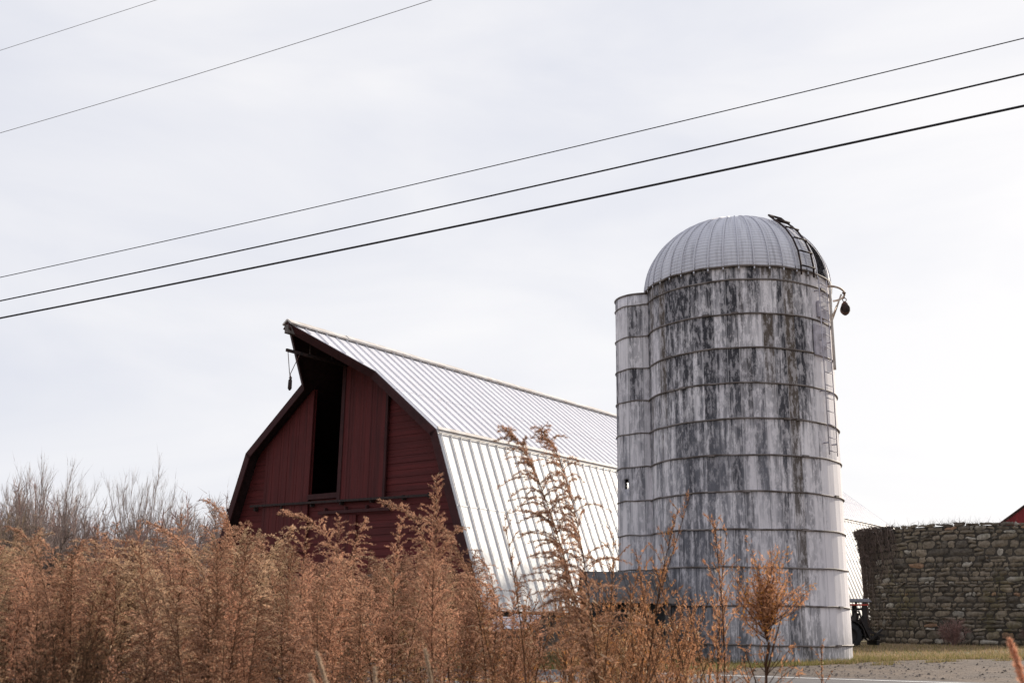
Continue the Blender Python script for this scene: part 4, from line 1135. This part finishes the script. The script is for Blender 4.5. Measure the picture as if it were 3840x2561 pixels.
link('branches', tri_mesh('dark_branches', st), M['leaf'], r); link('crown', tri_mesh('dark_crown', pl), M['leaf'], r)
# pale grass stalks close to the camera
def stalk(x, y, z, dx, L, thick, col, label, seed, curl=.3, name='grass_stalk', cat='grass stalk'):
    rng = np.random.default_rng(seed); st, pl = Tris(), Tris(); g = gz(x, y); H = z - g
    tt = np.linspace(0, 1, 24); u = np.clip((tt - .72) / .28, 0, 1)
    P = np.stack([dx * (1 - tt) * 2.2 - np.sign(dx) * curl * .10 * u**2, .03 * tt, H * (tt - .02 * u**3)], 1); P[:, 0] -= P[-1, 0]
    st.tube(P, np.linspace(.004, .002, 24), 5, col * .7)
    n0 = L / H; k = int(900 * L / .12); t = 1 - rng.random(k) * n0; pp = np.stack([np.interp(t, tt, P[:, j]) for j in range(3)], 1)
    tg = np.array([np.interp(t, tt, np.gradient(P[:, j])) for j in range(3)]).T
    env = np.clip(np.minimum((1 - t) / n0 * 6, 1), .3, 1)[:, None]
    pp = pp + rng.normal(0, thick * .4, (k, 3)) * env
    pl.slivers(pp, norm(norm(tg) * 1.0 + rng.normal(0, .45, (k, 3))), rng.uniform(.006, .014, k), rng.uniform(.0018, .0035, k), col * rng.uniform(.7, 1.25, (k, 1)), rng)
    r = empty(name, (x, y, g)); tag(r, label, cat, 'close grass stalks')
    link('stem', tri_mesh('stalk_stem', st), M['leaf'], r); link('seed_head', tri_mesh('stalk_head', pl), M['leaf'], r)
PG = np.array((.52, .40, .30))
stalk(-.59, 3.4, 1.525, .16, .15, .006, PG, 'long pale fuzzy grass head slanting at the bottom of the thicket', 1, .25)
stalk(-.57, 3.2, 1.465, .12, .09, .006, PG, 'short pale grass head just below the long slanting one', 2, .5)
stalk(-.27, 3.6, 1.53, .03, .12, .004, PG * .95, 'pale curled grass head at the bottom in front of the barn corner', 3, .4)
stalk(-.42, 3.5, 1.475, .02, .07, .004, PG * .9, 'thin upright pale grass tip between slanting and curled grass heads', 4, .1)
stalk(1.192, 2.6, 1.60, .05, .15, .010, RUST * 1.1, 'thick close rust-brown seed stalk at the lower right edge', 5, .3)
stalk(1.222, 2.45, 1.615, -.05, .05, .006, RUST * 1.1, 'small rust tip above the thick stalk at the right edge', 6, .3)

SHADE_TREE = (45.63, 70.13, 29.1, 4.2)  # position, height and crown radius of the added shade tree
# ------------------------------------------------------------------ bare trees and shrubs
TW = np.array((.27, .215, .19)); TWR = np.array((.28, .175, .155)); TWD = np.array((.105, .082, .072)); TWT = np.array((.27, .20, .14))
def twigs(tr, rng, B, k, L, W, col, up=.6, sp=.6, lo=.25):
    m = len(B); u = rng.uniform(lo, 1, k); a = np.clip((u*(m-1)).astype(int), 0, m-2); f_ = (u*(m-1)-a)[:, None]
    pp = B[a]*(1-f_) + B[a+1]*f_; d = norm(norm(B[a+1]-B[a])*.7 + rng.normal(0, sp, (k, 3)) + np.array([0, 0, up]))
    l = rng.uniform(.5, 1.1, k) * L * (1.15 - u*.5)
    tr.slivers(pp, d, l, np.full(k, W), col * rng.uniform(.75, 1.25, (k, 1)), rng)
    return pp, d, l
def bare_tree(name, x, y, H, n, spread, label, col, seed, r0=.055, cat='tree', twig=1.0, group='bare trees behind the thicket', flare=1.6, single=False):
    rng = np.random.default_rng(seed); g = gz(x, y); root = empty(name, (x, y, g)); tag(root, label, cat, group)
    cr = Tris(); tk = Tris()
    for i in range(n):
        az = i * 2.4 + rng.normal(0, .3); sp = spread * sqrt((i + .6) / n) * rng.uniform(.7, 1.1); h = H * (1 - .30 * (sp / max(spread, .01))**2) * rng.uniform(.80, 1.0)
        if i == 0: h = H
        tt = np.linspace(0, 1, 10); b0 = .35 * min(1, spread)
        d = np.array([cos(az), sin(az) * .8])
        B = np.stack([d[0]*(b0*.5 + sp*tt**flare*.9) + .10*np.sin(tt*5+i)*tt, d[1]*(b0*.5 + sp*tt**flare*.9), h*tt], 1) + rng.normal(0, .025, (10, 3))*tt[:, None]
        tk.tube(B, np.linspace(r0, .007, 10) * rng.uniform(.7, 1.2), 5, col * rng.uniform(.8, 1.2))
        p, dd, l = twigs(cr, rng, B, int(40*twig), 1.7 * H/7.5, .013, col, .7, .26, .22)
        j = rng.integers(0, len(p), int(150*twig)); f_ = rng.uniform(.3, 1, (len(j), 1))
        q = p[j] + dd[j]*l[j][:, None]*f_; d2 = norm(dd[j] + rng.normal(0, .24, (len(j), 3)) + np.array([0, 0, .35])); l2 = rng.uniform(.25, .75, len(j)) * H/7.5
        cr.slivers(q, d2, l2, np.full(len(j), .010), col*rng.uniform(.8, 1.3, (len(j), 1)), rng)
    link('trunk', tri_mesh('tree_trunk', tk), M['twig'], root); link('crown', tri_mesh('tree_crown', cr), M['twig'], root)
bare_tree('bare_tree', -20.3, 48, 7.1, 19, 2.8, 'tallest bare multi-stemmed tree fanning up at the left', TW, 1, .030, twig=1.6, flare=1.25)
bare_tree('bare_tree', -16.9, 50, 7.1, 17, 2.6, 'bare multi-stemmed tree fanning up midway between frame edge and barn', TW, 2, .030, twig=1.5, flare=1.25)
bare_tree('bare_tree', -13.4, 53, 7.0, 8, 1.3, 'faint thin bare tree partly hidden behind the barn\'s left edge', TW*1.15, 3, .03, twig=.45)
bare_tree('bare_tree', -22.5, 49, 6.9, 3, .35, 'slim lone bare treetop at the far left edge', TW, 4, .05, twig=.5)
bare_tree('bare_tree', -19.6, 56, 6.3, 9, 2.6, 'short spreading bare tree between the two fanning trees', TWD*1.3, 5, .05, twig=1.2, flare=1.0)
def shrub(x, y, H, W, n, label, col, seed, k1=60, name='bare_shrub', w1=.022, cat='shrub', group='leafless shrubs behind the thicket'):
    rng = np.random.default_rng(seed); g = gz(x, y); root = empty(name, (x, y, g)); tag(root, label, cat, group); tr = Tris(); tk = Tris()
    for i in range(n):
        az = rng.uniform(0, 2*pi); sp = W * sqrt(rng.random()); h = H * rng.uniform(.6, 1.0) * sqrt(max(.1, 1 - (sp/W)**2*.75)); s = np.linspace(0, 1, 7)
        B = np.stack([cos(az)*sp*s**.8, sin(az)*sp*s**.8*.7, h*s**.9], 1) + rng.normal(0, .07*H/4, (7, 3))*s[:, None]
        tk.tube(B, np.linspace(.03, .01, 7)*H/4, 4, col*rng.uniform(.7, 1.1))
        p, dd, l = twigs(tr, rng, B, k1, .9*H/4, w1, col, .35, .6, .2)
        j = rng.integers(0, len(p), k1*2); q = p[j] + dd[j]*l[j][:, None]*rng.uniform(.3, 1, (len(j), 1))
        tr.slivers(q, norm(dd[j]+rng.normal(0, .6, (len(j), 3))+np.array([0, 0, .2])), rng.uniform(.15, .5, len(j))*H/4, np.full(len(j), w1*.75), col*rng.uniform(.75, 1.3, (len(j), 1)), rng)
    link('trunk', tri_mesh('shrub_stems', tk), M['twig'], root); link('crown', tri_mesh('shrub_crown', tr), M['twig'], root)
shrub(-17.6, 41, 4.3, 2.6, 46, 'dark dense leafless shrub below the tallest bare tree', TWD*1.15, 11, 70)
shrub(-14.6, 42, 4.0, 2.0, 34, 'reddish leafless shrub right of the dark dense one', TWR, 12, 60)
shrub(-20.6, 44, 5.2, 2.0, 34, 'tan leafless shrub at the left frame edge', TWT, 13, 60)
shrub(-23.5, 47, 5.6, 2.2, 26, 'tan leafless shrub cut by the left frame edge', TWT*.9, 14, 50)
shrub(-12.5, 46, 4.6, 1.8, 26, 'grey leafless shrub beneath the second fanning tree', TW, 15, 50)
shrub(-11.0, 44, 4.2, 2.0, 24, 'pale leafless shrub in the low gap left of the barn', TW*1.2, 16, 45)
shrub(-18.9, 43, 4.4, 2.4, 40, 'grey-brown leafless shrub between the dark shrub and the tan one', TW*.85, 21, 70)
shrub(-15.9, 46, 4.5, 2.4, 40, 'brown leafless shrub in the gap between the two fanning trees', TW*.8, 22, 70)
shrub(16.6, 41.2, 1.15, .65, 30, 'reddish leafless shrub at the foot of the stone tower', TWR*.8, 17, 40, w1=.014)
shrub(19.7, 41.0, 1.1, .8, 26, 'brown leafless shrub at the tower foot near the right edge', TWR*.6, 18, 40, w1=.014)
# far wood behind, one mass
rng = np.random.default_rng(60); tr = Tris()
for i in range(95):
    y = rng.uniform(66, 84); tn = rng.uniform(-.56, -.17); x = tn*y
    H = (.104 + .018*sin(tn*40) - max(0, tn + .36)*.10)*y + .7; H *= rng.uniform(.72, 1.0); g = gz(x, y); W = rng.uniform(1.5, 3.0)
    for k in range(9):
        az = rng.uniform(0, 2*pi); sp = W*sqrt(rng.random()); s = np.linspace(0, 1, 6)
        B = np.stack([x + cos(az)*sp*s, y + sin(az)*sp*s, g + H*rng.uniform(.65, 1)*s], 1) + rng.normal(0, .15, (6, 3))*s[:, None]
        cc = (TW*1.15 if rng.random() < .6 else TWR*1.1)*rng.uniform(.8, 1.2); tr.tube(B, np.linspace(.07, .02, 6), 3, cc)
        p, dd, l = twigs(tr, rng, B, 34, 1.6, .045, cc, .5, .55, .2)
        j = rng.integers(0, len(p), 90); q = p[j] + dd[j]*l[j][:, None]*rng.uniform(.3, 1, (90, 1))
        tr.slivers(q, norm(dd[j]+rng.normal(0, .5, (90, 3))+np.array([0, 0, .3])), rng.uniform(.4, 1.0, 90), np.full(90, .032), cc*rng.uniform(.8, 1.3, (90, 1)), rng)
tag(link('distant_woods', tri_mesh('distant_woods', tr), M['twig']), 'far belt of leafless woods along the left horizon', 'woods', kind='stuff')

# unseen tree, added right of the view to shade the barn roof's near corner
def add_shade_tree(x, y, H, W, seed):
    rng = np.random.default_rng(seed); g = gz(x, y); r = empty('added_shade_tree', (x, y, g)); tag(r, 'unseen tall tree added to shade the near corner of the barn roof', 'tree')
    tk, tr = Tris(), Tris(); tk.tube(np.array([[0, 0, 0], [0, 0, H*.5], [.05, 0, H*.97]]), [.32, .2, .03], 8, TWD)
    for i in range(260):
        h = H*(.12 + .87*(i/260)); L = W*(1 - (h/H)**3)**.5*rng.uniform(.8, 1.0) + .1; az = i*2.39996; s = np.linspace(0, 1, 5)[:, None]
        B = np.array([0, 0, h]) + np.array([cos(az), sin(az), 0])*L*s + np.array([0, 0, 1])*(-.22*L*s + .08*L*s**2)
        tk.tube(B, np.linspace(.05, .012, 5), 4, TWD); k = int(40 + 60*L)
        u = rng.uniform(.05, 1, k); a = np.clip((u*4).astype(int), 0, 3); f_ = (u*4-a)[:, None]; pp = B[a]*(1-f_)+B[a+1]*f_
        tr.slivers(pp, norm(norm(B[a+1]-B[a])*.6 + rng.normal(0, .5, (k, 3))), rng.uniform(.3, .8, k), rng.uniform(.06, .14, k), np.array((.035, .055, .028))*rng.uniform(.6, 1.4, (k, 1)), rng)
    link('trunk', tri_mesh('shade_tree_trunk', tk), M['twig'], r); link('crown', tri_mesh('shade_tree_crown', tr), M['twig'], r)
add_shade_tree(SHADE_TREE[0], SHADE_TREE[1], SHADE_TREE[2], SHADE_TREE[3], 5)
# dead vine over the left side and rim of the tower
rng = np.random.default_rng(70); st, tr = Tris(), Tris()
def tp(a, r, z): return np.stack([r*np.sin(a), -r*np.cos(a), z], -1)
for i in range(120):
    a0 = radians(rng.uniform(-102, -44)); dep = rng.uniform(.5, 4.6) * (1.0 if a0 < radians(-60) else .5); s = np.linspace(0, 1, 14)
    a = a0 + rng.normal(0, .02, 14).cumsum()*.6; z = 5.50 + .1*np.sin(s*5) - dep*s; r = TR + .06 + .10*rng.random() + .22*np.exp(-s*dep/.6)*(a0 < radians(-50))
    B = tp(a, r + rng.normal(0, .02, 14), z); st.tube(B, np.linspace(.020, .009, 14)*rng.uniform(.6, 1.3), 4, TWD*rng.uniform(.7, 1.6))
k = 5000; a = np.radians(-70) + rng.normal(0, radians(13), k); a = np.clip(a, radians(-112), radians(-28)); z = 5.54 - np.abs(rng.exponential(.75, k)); z = np.clip(z, .9, 5.7)
bul = .28*np.exp(-(5.5-z)/.9)*np.clip((radians(-45)-a)/.4, 0, 1)
tr.slivers(tp(a, TR + .05 + rng.random(k)*(.10 + bul), z), norm(rng.normal(0, 1, (k, 3))+np.array([0, 0, -.5])), rng.uniform(.08, .28, k), rng.uniform(.010, .03, k), TWD*rng.uniform(.6, 1.6, (k, 1)), rng)
k = 1500; a = np.radians(rng.uniform(-100, 70, k)); w8 = .25 + .75*np.exp(-((np.degrees(a)+10)/14)**2) + .9*np.exp(-((np.degrees(a)+62)/20)**2)
keep = rng.random(k) < w8; a = a[keep]; k = len(a)
tr.slivers(tp(a, TR - .1 + rng.random(k)*.2, np.full(k, 5.46)), norm(rng.normal(0, .8, (k, 3))+np.array([0, 0, .35])), rng.uniform(.10, .40, k), np.full(k, .012), TWD*rng.uniform(.7, 1.6, (k, 1)), rng)
vn = empty('dead_vine', (TC[0], TC[1], 0), -atan2(TC[0], TC[1])); tag(vn, 'leafless brown vine matted over the left side of the stone tower', 'vine')
link('stem', tri_mesh('vine_stems', st), M['twig'], vn); link('twigs', tri_mesh('vine_twigs', tr), M['twig'], vn)

# ------------------------------------------------------------------ grass between drive, silo and tower
rng = np.random.default_rng(90); tr = Tris()
def blades(n, gen, L, W, cols):
    x, y = gen(n); z = np.array([gz(a, b) for a, b in zip(x, y)]); k = len(x)
    c = cols[rng.integers(0, len(cols), k)] * rng.uniform(.7, 1.3, (k, 1))
    tr.slivers(np.stack([x, y, z - .005], 1), norm(rng.normal(0, .5, (k, 3)) + np.array([0, 0, 1.0])), rng.uniform(.5, 1.3, k)*L, np.full(k, W), c, rng)
ex_, ey_ = np.array([p[0] for p in edge]), np.array([p[1] for p in edge])
GREEN = np.array([(.15, .15, .045), (.22, .20, .07), (.30, .25, .12), (.12, .12, .04), (.34, .25, .15)])
STRAW = np.array([(.34, .24, .15), (.28, .21, .12), (.18, .17, .06), (.38, .28, .18)])
def band(n):
    x = rng.uniform(-2, 9.5, n); y = np.interp(x, ex_, ey_) + np.abs(rng.exponential(.8, n)) - .08; k = y < 30; return x[k], y[k]
blades(15000, band, .13, .012, GREEN)
def field(n):
    x = rng.uniform(7, 24, n); yb = np.interp(x, ex_, ey_); y = yb - .1 + rng.random(n)**1.5*(42 - yb); return x, y
blades(24000, field, .12, .016, STRAW)
def edge2(n):
    x = rng.uniform(7, 20, n); y = np.interp(x, ex_, ey_) + np.abs(rng.normal(0, .9, n)); return x, y
blades(7000, edge2, .12, .014, GREEN)
def bank(n):
    q = rng.uniform(20.45, 26, n); s_ = rng.uniform(-26, -5.5, n); return q*NX + s_*DX, q*NY + s_*DY
blades(16000, bank, .22, .014, np.concatenate([GREEN*.7, STRAW*.6]))
def tufts(n):
    c = rng.integers(0, 46, n); cx = rng.uniform(2.5, 22, 46)[c] + rng.normal(0, .16, n); off_ = (rng.uniform(-1.5, .2, 46))[c]
    return cx, np.interp(cx, ex_, ey_) + off_ + rng.normal(0, .10, n)
blades(7000, tufts, .11, .012, np.concatenate([STRAW, GREEN]))
def near_bank(n):
    q = rng.uniform(8.5, 11.9, n); s_ = rng.uniform(-9, 8, n); return q*NX + s_*DX, q*NY + s_*DY
blades(9000, near_bank, .30, .008, STRAW)
tag(link('grass', tri_mesh('grass', tr), M['grass']), 'short green and straw-coloured grass around the silo and tower', 'grass', kind='stuff')

# loose stones and clods on the drive
rng = np.random.default_rng(91); tr = Tris()
n = 2600; x = rng.uniform(-1, 24, n); yb = np.interp(x, ex_, ey_); y = 21.6 - .434*(x - 0) + rng.random(n)*(yb - 21.6 + .434*x); y = np.where(y > yb - .05, yb - .2, y)
for px, py in zip(x, y):
    if q_of(px, py) < 20.5: continue
    r = .012 + .030*rng.random()**3; z = gz(px, py) + .018; c = np.array([px, py, z]); h = r*rng.uniform(.5, 1.0)
    P = np.array([[r, 0, 0], [.2*r, r, 0], [-r, .3*r, 0], [-.4*r, -r, 0], [.2*r, .1*r, h], [.0, -.1*r, h*.8]]) * rng.uniform(.7, 1.3, (6, 1)) + c
    tr.add(P, [(0, 1, 4), (1, 2, 4), (2, 5, 4), (2, 3, 5), (3, 0, 5), (0, 4, 5)], np.array((.16, .135, .12))*rng.uniform(.35, 1.5))
tag(link('gravel_stones', tri_mesh('gravel_stones', tr), M['twig']), 'loose small stones and clods scattered over the gravel drive', 'gravel', kind='stuff')
